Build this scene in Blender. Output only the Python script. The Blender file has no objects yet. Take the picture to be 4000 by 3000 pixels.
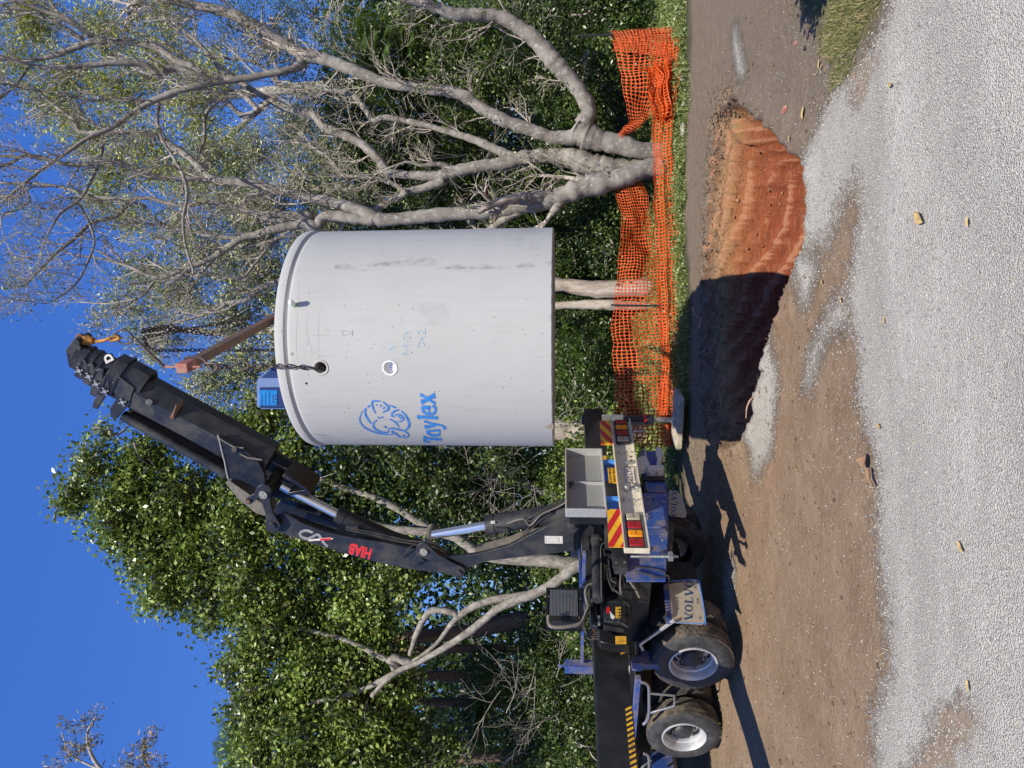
import bpy, math, random
import numpy as np
from mathutils import Vector, Matrix
random.seed(7); rng=np.random.default_rng(7)
SC=bpy.context.scene
COL=SC.collection
# ---------------------------------------------------------------- camera
F_PX=2660.0; PITCH=math.atan(200/F_PX); EYE=2.1
cd=bpy.data.cameras.new('camera'); cam=bpy.data.objects.new('camera',cd); COL.objects.link(cam)
cd.sensor_width=36; cd.lens=F_PX/4000*36; cd.clip_start=.05; cd.clip_end=500
_f=Vector((0,math.cos(PITCH),math.sin(PITCH))); _u=Vector((0,-math.sin(PITCH),math.cos(PITCH))); _r=Vector((1,0,0))
# the phone was held upright and the picture is stored on its side: local x is down, local y is right
m=Matrix((( -_u.x,_r.x,-_f.x,0),(-_u.y,_r.y,-_f.y,0),(-_u.z,_r.z,-_f.z,EYE),(0,0,0,1)))
cam.matrix_world=m; SC.camera=cam
# ---------------------------------------------------------------- world, sun
SUN_EL=math.radians(52); SUN_AZ=math.radians(-3)   # light travels away from the camera, a little to the left
w=bpy.data.worlds.new('World'); SC.world=w; w.use_nodes=True
nt=w.node_tree; nt.nodes.clear()
sk=nt.nodes.new('ShaderNodeTexSky'); sk.sky_type='NISHITA'; sk.sun_disc=False
sk.sun_elevation=SUN_EL; sk.sun_rotation=math.radians(177); sk.altitude=0; sk.air_density=1.0; sk.dust_density=.15; sk.ozone_density=4.0
hs=nt.nodes.new('ShaderNodeHueSaturation'); hs.inputs['Saturation'].default_value=1.2; hs.inputs['Hue'].default_value=.514; hs.inputs['Value'].default_value=1.25
bg=nt.nodes.new('ShaderNodeBackground'); bg.inputs[1].default_value=.112
wo=nt.nodes.new('ShaderNodeOutputWorld')
mx=nt.nodes.new('ShaderNodeMix'); mx.data_type='RGBA'; mx.inputs[0].default_value=.55; mx.inputs[7].default_value=(.33,1.33,5.35,1)   # even the sky out: less glare round the sun
nt.links.new(sk.outputs[0],hs.inputs['Color']); nt.links.new(hs.outputs[0],mx.inputs[6]); nt.links.new(mx.outputs[2],bg.inputs[0]); nt.links.new(bg.outputs[0],wo.inputs[0])
sl=bpy.data.lights.new('sun','SUN'); sl.energy=5.0; sl.angle=math.radians(.5); sl.color=(1,.94,.80)
so=bpy.data.objects.new('sun',sl); COL.objects.link(so)
sd=Vector((math.sin(SUN_AZ)*math.cos(SUN_EL),math.cos(SUN_AZ)*math.cos(SUN_EL),-math.sin(SUN_EL)))
so.rotation_euler=sd.to_track_quat('-Z','Y').to_euler(); so.location=(1,-3,12)
SC.render.engine='CYCLES'
vs=SC.view_settings; vs.view_transform='Standard'; vs.look='None'; vs.gamma=1; vs.exposure=0.32
SC.cycles.max_bounces=6; SC.cycles.diffuse_bounces=3; SC.cycles.transparent_max_bounces=8

# ---------------------------------------------------------------- measuring helpers (pixels of the 4000x3000 picture)
def ray(ix,iy):
    u=1500-iy; v=2000-ix
    d=np.array([u, F_PX*math.cos(PITCH)-v*math.sin(PITCH), F_PX*math.sin(PITCH)+v*math.cos(PITCH)])
    return d/d[1]
CAM=np.array([0,0,EYE])
def P(ix,iy,Y): return CAM+ray(ix,iy)*Y
def G(ix,iy,z=0.0):
    d=ray(ix,iy); return CAM+d*((z-EYE)/d[2])
def plane_hit(ix,iy,o,n):
    d=ray(ix,iy); t=np.dot(np.array(o)-CAM,n)/np.dot(d,n); return CAM+d*t

# ---------------------------------------------------------------- materials
def newmat(name):
    m=bpy.data.materials.new(name); m.use_nodes=True; nt=m.node_tree
    return m,nt,nt.nodes['Principled BSDF']
def N(nt,t,**k):
    n=nt.nodes.new(t)
    for a,b in k.items():
        if a in n.inputs: n.inputs[a].default_value=b
        else: setattr(n,a,b)
    return n
def noise(nt,scale,detail=6,rough=.6,vec=None,dist=0):
    n=N(nt,'ShaderNodeTexNoise',Scale=scale,Detail=detail,Roughness=rough,Distortion=dist)
    if vec is not None: nt.links.new(vec,n.inputs['Vector'])
    return n.outputs['Fac']
def ramp(nt,fac,stops):
    r=nt.nodes.new('ShaderNodeValToRGB'); e=r.color_ramp.elements
    while len(e)<len(stops): e.new(.5)
    for i,(p,c) in enumerate(stops):
        e[i].position=p; e[i].color=(c if len(c)==4 else (*c,1)) if hasattr(c,'__len__') else (c,c,c,1)
    nt.links.new(fac,r.inputs[0]); return r.outputs[0]
def mix(nt,fac,a,b,mode='MIX'):
    n=nt.nodes.new('ShaderNodeMix'); n.data_type='RGBA'; n.blend_type=mode
    for s,v in ((0,fac),(6,a),(7,b)):
        if isinstance(v,(int,float)): n.inputs[s].default_value=v
        elif isinstance(v,tuple): n.inputs[s].default_value=(*v,1) if len(v)==3 else v
        else: nt.links.new(v,n.inputs[s])
    return n.outputs[2]
def math_(nt,op,a,b=0.0,clamp=False):
    n=nt.nodes.new('ShaderNodeMath'); n.operation=op; n.use_clamp=clamp
    for i,v in enumerate((a,b)):
        if isinstance(v,(int,float)): n.inputs[i].default_value=v
        else: nt.links.new(v,n.inputs[i])
    return n.outputs[0]
def coord(nt,scale=None):
    t=nt.nodes.new('ShaderNodeTexCoord'); o=t.outputs['Object']
    if scale:
        mp=nt.nodes.new('ShaderNodeMapping'); mp.inputs['Scale'].default_value=scale; nt.links.new(o,mp.inputs[0]); o=mp.outputs[0]
    return o
def bump(nt,b,h,strength=.3,dist=.01):
    n=N(nt,'ShaderNodeBump',Strength=strength,Distance=dist); nt.links.new(h,n.inputs['Height']); nt.links.new(n.outputs[0],b.inputs['Normal']); return n
def dirty(name,col,rough=.5,metal=0,dust=(.30,.25,.19),amt=.45,scale=5,var=.25,bmp=.12,fine=60,stretch=None):
    """paint / metal with dust, rub marks and slight unevenness"""
    m,nt,b=newmat(name); co=coord(nt,stretch)
    n1=noise(nt,scale,8,.65,co); n2=noise(nt,fine,4,.6,co)
    dk=tuple(c*(1-var) for c in col); lt=tuple(min(1,c*(1+var)) for c in col)
    base=ramp(nt,n2,[(.3,dk),(.7,lt)])
    f=ramp(nt,n1,[(.45,0.0),(.62,amt),(.8,min(1,amt*1.6))])
    nt.links.new(mix(nt,f,base,dust),b.inputs['Base Color'])
    b.inputs['Metallic'].default_value=metal
    r=ramp(nt,n1,[(.35,rough),(.7,min(1,rough+.35))]); nt.links.new(r,b.inputs['Roughness'])
    bump(nt,b,n2,bmp,.004); return m
def flat(name,col,rough=.5,metal=0,var=.12,scale=25):
    m,nt,b=newmat(name); n=noise(nt,scale,5,.6,coord(nt))
    nt.links.new(ramp(nt,n,[(.3,tuple(c*(1-var) for c in col)),(.7,tuple(min(1,c*(1+var)) for c in col))]),b.inputs['Base Color'])
    b.inputs['Roughness'].default_value=rough; b.inputs['Metallic'].default_value=metal; return m
MAT={}
MAT['black_paint']=dirty('black_paint',(.010,.0105,.012),.25,0,(.08,.072,.06),.13,3,.3,.1)
MAT['dark_grey_paint']=dirty('dark_grey_paint',(.018,.020,.025),.32,0,(.12,.105,.085),.25,4,.25,.12)
MAT['black_rubber']=dirty('black_rubber',(.018,.018,.018),.6,0,(.12,.10,.08),.35,8,.3)
MAT['tyre_side']=dirty('tyre_side',(.030,.031,.033),.55,0,(.11,.10,.09),.5,7,.3,.2)
MAT['tyre_tread']=dirty('tyre_tread',(.06,.052,.043),.8,0,(.19,.145,.105),.8,9,.3,.3)
MAT['chrome']=flat('chrome',(.80,.79,.76),.24,.9,.06)
MAT['steel']=dirty('steel',(.42,.43,.44),.35,.8,(.25,.21,.17),.4,10)
MAT['alloy']=dirty('alloy',(.62,.62,.63),.36,.55,(.30,.26,.21),.35,6,.15)
MAT['grey_sheet']=dirty('grey_sheet',(.27,.27,.26),.55,.1,(.36,.33,.28),.3,4,.15)
MAT['grey_trim']=flat('grey_trim',(.42,.42,.41),.45,.3)
MAT['cream']=dirty('cream',(.66,.60,.47),.5,0,(.35,.22,.12),.35,9,.1)
MAT['blue_paint']=dirty('blue_paint',(.028,.075,.27),.38,0,(.24,.19,.16),.75,5,.25)
MAT['blue_light']=flat('blue_light',(.08,.28,.75),.4)
MAT['red_lens']=flat('red_lens',(.32,.012,.02),.15)
MAT['amber_lens']=flat('amber_lens',(.85,.28,.01),.15)
MAT['clear_lens']=flat('clear_lens',(.38,.34,.26),.15)
MAT['sign_yellow']=flat('sign_yellow',(.80,.42,.015),.4)
MAT['sign_red']=flat('sign_red',(.55,.015,.02),.4)
MAT['white_paint']=flat('white_paint',(.75,.74,.70),.5)
MAT['plate_white']=flat('plate_white',(.62,.58,.53),.5)
MAT['maroon']=flat('maroon',(.10,.015,.02),.5)
MAT['hazard_yellow']=dirty('hazard_yellow',(.75,.40,.02),.5,0,(.05,.04,.03),.5,12)
MAT['hiab_red']=flat('hiab_red',(.62,.03,.035),.45)
MAT['faded_white']=flat('faded_white',(.26,.26,.26),.5,0,.3,12)
MAT['stainless']=dirty('stainless',(.52,.45,.34),.42,.3,(.34,.25,.16),.45,5,.2)
MAT['volvo_blue']=flat('volvo_blue',(.025,.06,.14),.5)
MAT['rust']=dirty('rust',(.13,.085,.058),.75,0,(.24,.105,.06),.6,7,.4,.3)
MAT['rust_red']=dirty('rust_red',(.34,.115,.085),.7,0,(.40,.30,.24),.6,14,.25)
MAT['chain_steel']=dirty('chain_steel',(.10,.085,.075),.45,.75,(.16,.10,.07),.5,30)
MAT['hook_yellow']=dirty('hook_yellow',(.50,.22,.02),.55,0,(.05,.035,.025),.95,16,.3)
MAT['blower_blue']=flat('blower_blue',(.10,.16,.36),.4,0,.06)
MAT['blower_dark']=flat('blower_dark',(.012,.03,.11),.25,0,.06)
MAT['blower_window']=flat('blower_window',(.02,.20,.52),.12,0,.15)
MAT['panel_mark']=flat('panel_mark',(.01,.06,.22),.3)
MAT['spray_blue']=flat('spray_blue',(.03,.22,.66),.8,0,.3,30)
MAT['chalk_blue']=flat('chalk_blue',(.27,.45,.58),.9,0,.3,80)
MAT['pvc_white']=flat('pvc_white',(.85,.85,.85),.35,0,.03)
MAT['cap_green']=flat('cap_green',(.15,.62,.12),.4)
MAT['timber_pad']=dirty('timber_pad',(.46,.40,.31),.8,0,(.20,.16,.12),.6,8,.2,.2)
MAT['hose_grey']=dirty('hose_grey',(.14,.125,.105),.6,0,(.26,.22,.17),.5,12)
MAT['dark_scuff']=flat('dark_scuff',(.33,.33,.325),.9,0,.35,60)
MAT['black_hole']=flat('black_hole',(.01,.01,.01),.9)

# ---------------------------------------------------------------- mesh helpers
def tag(o,label=None,cat=None,group=None,kind=None):
    if label: o['label']=label
    if cat: o['category']=cat
    if group: o['group']=group
    if kind: o['kind']=kind
    return o
def empty(name,loc=(0,0,0),rz=0,**k):
    o=bpy.data.objects.new(name,None); COL.objects.link(o); o.location=loc; o.rotation_euler=(0,0,rz); o.empty_display_size=.2
    return tag(o,**k)
def basis(d,up=(0,0,1)):
    d=np.array(d,float); d/=np.linalg.norm(d); up=np.array(up,float)
    if abs(np.dot(d,up))>.97: up=np.array((1.,0,0)) if abs(d[0])<.9 else np.array((0,1.,0))
    a=np.cross(up,d); a/=np.linalg.norm(a); b=np.cross(d,a); return d,a,b
def catmull(pts,k=5):
    pts=np.array(pts,float)
    if len(pts)<3: return pts
    q=np.vstack([2*pts[0]-pts[1],pts,2*pts[-1]-pts[-2]]); out=[]
    for i in range(1,len(q)-2):
        for j in range(k):
            t=j/k; a,b,c,d=q[i-1],q[i],q[i+1],q[i+2]
            out.append(.5*((2*b)+(c-a)*t+(2*a-5*b+4*c-d)*t*t+(3*b-a-3*c+d)*t**3))
    out.append(q[-2]); return np.array(out)
class MB:
    def __init__(s): s.v=[]; s.f=[]; s.st=[]
    def add(s,v,f):
        n=len(s.v); s.st.append(n); s.v+= [tuple(map(float,p)) for p in v]; s.f+=[tuple(n+i for i in q) for q in f]; return s
    def box(s,c,d,R=None):
        c=np.array(c,float); d=np.array(d,float)/2
        p=[np.array((x,y,z))*d for x in (-1,1) for y in (-1,1) for z in (-1,1)]
        if R is not None: p=[np.array(R)@q for q in p]
        return s.add([c+q for q in p],[(0,1,3,2),(4,6,7,5),(0,4,5,1),(2,3,7,6),(0,2,6,4),(1,5,7,3)])
    def bb(s,x0,x1,y0,y1,z0,z1): return s.box(((x0+x1)/2,(y0+y1)/2,(z0+z1)/2),(abs(x1-x0),abs(y1-y0),abs(z1-z0)))
    def bar(s,p0,p1,w,h,up=(0,0,1)):
        p0=np.array(p0,float); p1=np.array(p1,float); d,a,b=basis(p1-p0,up)
        return s.box((p0+p1)/2,(np.linalg.norm(p1-p0),w,h),np.column_stack([d,a,b]))
    def cyl(s,p0,p1,r0,r1=None,n=20,cap=True):
        r1=r0 if r1 is None else r1; p0=np.array(p0,float); p1=np.array(p1,float); d,a,b=basis(p1-p0)
        v=[]; 
        for p,r in ((p0,r0),(p1,r1)):
            for i in range(n): t=2*math.pi*i/n; v.append(p+r*(math.cos(t)*a+math.sin(t)*b))
        f=[(i,(i+1)%n,n+(i+1)%n,n+i) for i in range(n)]
        if cap: f+= [tuple(range(n-1,-1,-1)),tuple(range(n,2*n))]
        return s.add(v,f)
    def tube(s,pts,r,n=8,cap=True):
        pts=np.array(pts,float); r=np.full(len(pts),r) if np.isscalar(r) else np.array(r,float)
        T=np.gradient(pts,axis=0); T/=np.linalg.norm(T,axis=1)[:,None]+1e-9
        _,a,b=basis(T[0]); v=[]
        ang=2*math.pi*np.arange(n)/n; ca,sa=np.cos(ang)[:,None],np.sin(ang)[:,None]
        for p,t,rr in zip(pts,T,r):
            a=a-np.dot(a,t)*t; a/=np.linalg.norm(a)+1e-9; b=np.cross(t,a); v.append(p+rr*(ca*a+sa*b))
        v=np.vstack(v); f=[(k*n+i,k*n+(i+1)%n,(k+1)*n+(i+1)%n,(k+1)*n+i) for k in range(len(pts)-1) for i in range(n)]
        if cap: f+=[tuple(range(n-1,-1,-1)),tuple(range((len(pts)-1)*n,len(pts)*n))]
        return s.add(v,f)
    def ring(s,c,axis,R,r,n=20,m=8,sx=1.0,major=None):
        d,a,b=basis(axis) if major is None else (np.array(axis,float)/np.linalg.norm(axis),np.array(major,float)/np.linalg.norm(major),None)
        if b is None: b=np.cross(d,a)
        c=np.array(c,float); v=[];f=[]
        for i in range(n):
            t=2*math.pi*i/n; ctr=c+R*(sx*math.cos(t)*a+math.sin(t)*b); o=(math.cos(t)*a/sx+math.sin(t)*b); o/=np.linalg.norm(o)
            for j in range(m):
                q=2*math.pi*j/m; v.append(ctr+r*(math.cos(q)*o+math.sin(q)*d))
        for i in range(n):
            for j in range(m): f.append((i*m+j,((i+1)%n)*m+j,((i+1)%n)*m+(j+1)%m,i*m+(j+1)%m))
        return s.add(v,f)
    def sph(s,c,r,n=12,m=8,sc=(1,1,1)):
        c=np.array(c,float); v=[c+np.array((0,0,r*sc[2]))]; f=[]
        for j in range(1,m):
            p=math.pi*j/m
            for i in range(n): t=2*math.pi*i/n; v.append(c+r*np.array((sc[0]*math.sin(p)*math.cos(t),sc[1]*math.sin(p)*math.sin(t),sc[2]*math.cos(p))))
        v.append(c-np.array((0,0,r*sc[2]))); e=len(v)-1
        f+=[(0,1+i,1+(i+1)%n) for i in range(n)]
        for j in range(m-2): f+=[(1+j*n+i,1+(j+1)*n+i,1+(j+1)*n+(i+1)%n,1+j*n+(i+1)%n) for i in range(n)]
        f+=[(e,1+(m-2)*n+(i+1)%n,1+(m-2)*n+i) for i in range(n)]
        return s.add(v,f)
    def prism(s,front,vec):
        front=[np.array(p,float) for p in front]; n=len(front); vec=np.array(vec,float)
        return s.add(front+[p+vec for p in front],[tuple(range(n)),tuple(range(2*n-1,n-1,-1))]+[(i,n+i,n+(i+1)%n,(i+1)%n) for i in range(n)])
    def loft(s,secs,cap=True):
        n=len(secs[0]); v=[p for q in secs for p in q]
        f=[(k*n+i,k*n+(i+1)%n,(k+1)*n+(i+1)%n,(k+1)*n+i) for k in range(len(secs)-1) for i in range(n)]
        if cap: f+=[tuple(range(n-1,-1,-1)),tuple(range((len(secs)-1)*n,len(secs)*n))]
        return s.add(v,f)
    def lathe(s,prof,c,axis,n=40,close=False):
        """prof: (distance along axis, radius)"""
        d,a,b=basis(axis); c=np.array(c,float)
        secs=[[c+d*h+r*(math.cos(2*math.pi*i/n)*a+math.sin(2*math.pi*i/n)*b) for i in range(n)] for h,r in prof]
        if close: secs.append(secs[0])
        return s.loft(secs,cap=False)
    def build(s,name,mat,parent=None,local=True,bevel=0,smooth=True,ang=38,split=False):
        if split:            # every primitive becomes a part of its own
            o=None; lab=s.f; comps=[]; 
            starts=s.st+[len(s.v)]
            for a,b in zip(starts[:-1],starts[1:]):
                g=MB(); g.v=s.v[a:b]; g.f=[tuple(i-a for i in q) for q in s.f if a<=q[0]<b]; o=g.build(name,mat,parent,local,bevel,smooth,ang)
            return o
        me=bpy.data.meshes.new(name); V=s.v
        if parent is not None and not local:
            mi=np.array((Matrix.Translation(parent.location)@parent.rotation_euler.to_matrix().to_4x4()).inverted())
            V=(np.array(V)@mi[:3,:3].T+mi[:3,3]).tolist()
        me.from_pydata(V,[],s.f); me.materials.append(MAT[mat] if isinstance(mat,str) else mat)
        o=bpy.data.objects.new(name,me); COL.objects.link(o)
        if parent is not None: o.parent=parent
        finish(me,smooth,ang)
        if bevel:
            md=o.modifiers.new('bevel','BEVEL'); md.width=bevel; md.segments=2; md.limit_method='ANGLE'; md.angle_limit=math.radians(50)
        return o
def finish(me,smooth=True,ang=38):
    import bmesh
    bm=bmesh.new(); bm.from_mesh(me); bmesh.ops.recalc_face_normals(bm,faces=bm.faces); bm.to_mesh(me); bm.free()
    if smooth and len(me.polygons):
        me.polygons.foreach_set('use_smooth',[True]*len(me.polygons)); me.set_sharp_from_angle(angle=math.radians(ang))
def np_mesh(name,V,Fq,mat,parent=None,smooth=False):
    """V (n,3), Fq (m,k): fast path for big meshes"""
    me=bpy.data.meshes.new(name); V=np.asarray(V,np.float32); Fq=np.asarray(Fq,np.int32); k=Fq.shape[1]
    me.vertices.add(len(V)); me.vertices.foreach_set('co',V.ravel())
    me.loops.add(Fq.size); me.loops.foreach_set('vertex_index',Fq.ravel())
    me.polygons.add(len(Fq)); me.polygons.foreach_set('loop_start',np.arange(0,Fq.size,k,dtype=np.int32))
    me.update(calc_edges=True)
    if smooth: me.polygons.foreach_set('use_smooth',np.ones(len(Fq),bool))
    me.materials.append(MAT[mat] if isinstance(mat,str) else mat)
    o=bpy.data.objects.new(name,me); COL.objects.link(o)
    if parent is not None: o.parent=parent
    return o
def stroke(mb,pts,wd,fn,taper=False,k=5):
    """a painted ribbon: 2-d polyline, mapped on a surface by fn"""
    p=catmull(pts,k) if len(pts)>2 else np.array([np.array(pts[0])+(np.array(pts[1])-np.array(pts[0]))*t for t in np.linspace(0,1,5)])
    t=np.gradient(p,axis=0); t/=np.linalg.norm(t,axis=1)[:,None]+1e-9; n=np.column_stack([-t[:,1],t[:,0]])
    ws=np.full(len(p),wd/2)
    if taper: ws=ws*(.55+.45*np.sin(np.linspace(0,math.pi,len(p))))
    v=[]; 
    for a,b,h in zip(p,n,ws): v+=[fn(*(a+b*h)),fn(*(a-b*h))]
    mb.add(v,[(2*i,2*i+1,2*i+3,2*i+2) for i in range(len(p)-1)])
def text_mesh(body,size,fn,mb,bold=0,sx=1.0,spacing=1.0,align='CENTER'):
    cu=bpy.data.curves.new('t','FONT'); cu.body=body; cu.size=size; cu.align_x=align; cu.align_y='CENTER'; cu.offset=bold; cu.space_character=spacing; cu.resolution_u=3
    o=bpy.data.objects.new('t',cu); COL.objects.link(o); dg=bpy.context.evaluated_depsgraph_get(); me=o.evaluated_get(dg).to_mesh()
    mb.add([fn(v.co.x*sx,v.co.y) for v in me.vertices],[tuple(p.vertices) for p in me.polygons])
    o.evaluated_get(dg).to_mesh_clear(); bpy.data.objects.remove(o); bpy.data.curves.remove(cu)
# value noise
_perm=rng.random((256,256))
def vn(x,y):
    xi=np.floor(x).astype(int); yi=np.floor(y).astype(int); fx=x-xi; fy=y-yi; fx=fx*fx*(3-2*fx); fy=fy*fy*(3-2*fy)
    g=lambda a,b:_perm[a&255,b&255]
    return (g(xi,yi)*(1-fx)+g(xi+1,yi)*fx)*(1-fy)+(g(xi,yi+1)*(1-fx)+g(xi+1,yi+1)*fx)*fy
def fbm(x,y,o=4):
    s=0;a=.5
    for i in range(o): s=s+a*(vn(x*2**i+17*i,y*2**i+31*i)-.5); a*=.5
    return s
def sdf(poly,X,Y):
    """signed distance, positive inside"""
    poly=np.array(poly)[:, :2]; d=np.full(X.shape,1e9); inside=np.zeros(X.shape,bool); n=len(poly)
    for i in range(n):
        a=poly[i]; b=poly[(i+1)%n]; e=b-a; wx=X-a[0]; wy=Y-a[1]; t=np.clip((wx*e[0]+wy*e[1])/(e@e),0,1)
        d=np.minimum(d,np.hypot(wx-t*e[0],wy-t*e[1]))
        c=((a[1]>Y)!=(b[1]>Y))&(X<(b[0]-a[0])*(Y-a[1])/(b[1]-a[1]+1e-12)+a[0]); inside^=c
    return np.where(inside,d,-d)
# ================================================================ GROUND with the pit
def gp(*pts): return [G(a,b)[:2] for a,b in pts]
PIT=[(3.62,8.75),(3.0,7.8),(2.35,6.7),(1.79,5.98),(1.35,6.0),(1.05,6.45),(.54,7.12),(0,7.55),(-.42,7.72),(-.62,8.15),(-.82,8.9),(-.9,9.7),(-.3,10.35),(.8,10.5),(1.9,10.45),(3.0,10.15),(3.75,9.75)]
GRAV=gp((3471,-120),(3471,0),(3435,108),(3345,271),(3255,334),(3200,470),(3146,633),(3128,720),(3100,800),(3095,930),(3150,985),(3230,930),(3270,800),(3330,700),(3352,760),(3352,850),(3335,900),(3330,1000),(3309,1080),(3300,1157),(3345,1410),(3341,1555),(3385,1700),(3420,1850),(3417,2133),(3444,2350),(3460,2603),(3399,2802),(3417,3000),(3430,3300),(4300,3600),(4600,1500),(4300,-500))
SPILL=[gp((2925,1310),(3010,1290),(3030,1500),(3010,1750),(2960,1850),(2930,1850),(2925,1700),(2950,1500)),
       gp((3110,950),(3170,990),(3180,1060),(3140,1200),(3110,1180),(3105,1060)),
       gp((3250,1150),(3310,1170),(3310,1260),(3210,1330),(3150,1520),(3120,1520),(3150,1350),(3190,1260)),
       gp((2850,110),(2870,100),(2905,280),(2890,310),(2870,300),(2855,220)),
       gp((2840,2200),(2870,2180),(2885,2400),(2860,2470),(2845,2320))]
CLAY=gp((2990,1360),(3040,1370),(3060,1560),(3030,1900),(2930,2150),(2900,2250),(2960,2500),(2920,2560),(2900,2300),(2950,1900),(2990,1700))
GRASSP=gp((3020,-80),(3150,60),(3185,120),(3190,190),(3240,260),(3270,300),(3310,250),(3345,180),(3400,110),(3440,60),(3465,-100))
BARE=[gp((3300,250),(3340,240),(3430,250),(3400,300),(3380,380),(3350,400),(3330,330)),gp((3620,2960),(3560,3050),(3680,2800),(3790,2790),(3760,2860),(3680,2960))]
def groove(s2,X,Y):
    c=s2*6.2+.9*fbm(X*.9+5,Y*.9,2)-2.9*X+.36*X*X+1.1*fbm(X*1.1,Y*1.1,3)+.5*fbm(X*3,Y*4,3)
    return c,((c%1)**3)*(.5+.9*vn(np.floor(c)*7.3,X*.8))+.22*((c*2.7)%1)**2*vn(c*1.3,X*5)+.25*vn(X*9,c*9)**3
def groundz(X,Y):
    z=.145*np.exp(-(((X+4.1)/1.6)**2+((Y-9.0)/1.4)**2))            # slightly higher under the truck's rear axles
    z=z+.05*fbm(X*.5,Y*.5,3)
    z=z+np.clip((Y-12.2)/3,0,1)**2*.45+np.clip((Y-16)/30,0,1)*1.0
    gv=sdf(GRAV,X,Y); z=z+.035*np.clip(gv/.25,0,1)-.02+np.clip(gv/.4,0,1)*(.020*np.sin(6.5*(Y-.25*X)+5*fbm(X*.6,Y*.6,3))*(.35+.65*np.exp(-((X-1.6)/1.5)**2))+.05*fbm(X*1.2,Y*2.2,3)+.015*fbm(X*6,Y*6,3))
    s=sdf(PIT,X,Y)
    z=z+.05*np.exp(-((s+.10)/.14)**2)*(Y<8)+0.0
    # loose clods along the far rim
    z=z+(.16*np.clip(fbm(X*5,Y*5,4)+.05,0,1)+.10*fbm(X*11,Y*11,3))*np.exp(-((s-.1)/.33)**2)
    rag=.16*fbm(X*2.5,Y*2.5,4)+.10*fbm(X*8,Y*8,3); s2=s+rag
    far=np.clip((Y-8.6)/.8,0,1)
    t1=np.clip(s2/.12,0,1); t2=np.clip((s2-.08)/.62,0,1); t3=np.clip((s2-.6)/1.1,0,1)
    dn=-2.3*np.clip(s2/.42,0,1)**.8
    df=-.12*t1-.16*np.clip(s2/.5,0,1)-1.05*np.clip((s2-.32)/.62,0,1)-1.3*np.clip((s2-.94)/.5,0,1)
    dz=dn*(1-far)+df*far
    # bucket-tooth grooves dragged across the far wall
    c,gr=groove(s2,X,Y); g=gr*.13
    dz=dz+(g+.07*fbm(X*7,Y*7,4)+.06*fbm(X*2,Y*9,3))*np.clip((s2-.25)/.15,0,1)*(far*.9+.1)
    z=np.where(s2>0,z+dz,z)
    # small scale relief of trampled dirt
    dirt=np.clip(-gv/.15,0,1)*(s<.1)
    z=z+dirt*(.034*fbm(X*4,Y*2,4)+.028*fbm(X*14,Y*8,3)*(.5+(Y>9.5)))+ (1-dirt)*(s<0)*.014*fbm(X*3,Y*3,3)
    # wheel ruts along the strip
    return z
def axis_lin(a,b,fine,lo,hi,grow):
    v=list(np.arange(a,b,fine)); s=fine
    while v[-1]<hi: s*=grow; v.append(v[-1]+s)
    s=fine; 
    while v[0]>lo: s*=grow; v.insert(0,v[0]-s)
    return np.array(v)
gx=axis_lin(-4.6,4.8,.032,-70,70,1.09); gy=axis_lin(2.6,11.6,.032,-25,160,1.09)
X,Y=np.meshgrid(gx,gy); Z=groundz(X,Y)
nx,ny=len(gx),len(gy)
idx=np.arange(nx*ny).reshape(ny,nx)
FQ=np.stack([idx[:-1,:-1],idx[:-1,1:],idx[1:,1:],idx[1:,:-1]],-1).reshape(-1,4)
# ground material
m,nt,b=newmat('ground'); MAT['ground']=m; co=coord(nt)
def attr(n):
    a=nt.nodes.new('ShaderNodeAttribute'); a.attribute_name=n; return a.outputs['Fac']
def mask(a,sc,amp,soft=.03,vec=co,det=8):
    # threshold of a distance attribute (0.5 = edge) roughened by noise
    nz=math_(nt,'MULTIPLY',math_(nt,'SUBTRACT',noise(nt,sc,det,.7,vec),.5),amp)
    v=math_(nt,'ADD',a,nz)
    return math_(nt,'DIVIDE',math_(nt,'SUBTRACT',v,.5-soft),2*soft,True)
# dirt
dn=noise(nt,1.6,10,.7,co); dn2=noise(nt,22,6,.7,co)
dirt=mix(nt,ramp(nt,dn,[(.3,0.0),(.7,1.0)]),(.205,.133,.080),(.300,.210,.138))
dirt=mix(nt,ramp(nt,dn2,[(.28,.6),(.42,0.0),(1,0.0)]),dirt,(.10,.068,.045))
dirt=mix(nt,math_(nt,'MULTIPLY',attr('grey'),.9),dirt,mix(nt,dn2,(.125,.094,.070),(.225,.180,.138)))
clay=mix(nt,noise(nt,9,6,.7,co),(.31,.15,.075),(.28,.21,.15))
dirt=mix(nt,mask(attr('clay'),2.5,1.1,.15),dirt,clay)
# white speckle of stray gravel
vo=N(nt,'ShaderNodeTexVoronoi',Scale=100.0,feature='F1'); nt.links.new(co,vo.inputs['Vector'])
sep=nt.nodes.new('ShaderNodeSeparateColor'); nt.links.new(vo.outputs['Color'],sep.inputs[0])
# gravel
stone=ramp(nt,sep.outputs[0],[(0,(.42,.405,.37)),(.3,(.53,.51,.465)),(.55,(.58,.56,.51)),(.72,(.62,.56,.46)),(.8,(.57,.48,.38)),(.88,(.62,.60,.55)),(1,(.70,.68,.63))])
edge=ramp(nt,vo.outputs['Distance'],[(.25,0.0),(.75,1.0)])
grav=mix(nt,math_(nt,'MULTIPLY',edge,.62),stone,(.22,.20,.17))
grav=mix(nt,ramp(nt,noise(nt,.9,7,.65,co),[(.35,0.0),(.7,.35)]),grav,(.52,.49,.43))
tk=noise(nt,1,6,.6,coord(nt,(.5,1.9,1)),1.2)
grav=mix(nt,ramp(nt,tk,[(.40,.55),(.48,0.0),(.55,0.0),(.66,.45)]),grav,mix(nt,math_(nt,'GREATER_THAN',tk,.5),(.38,.355,.31),(.60,.58,.53)))
gm=mask(attr('gravel'),18,.8,.12)
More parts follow.
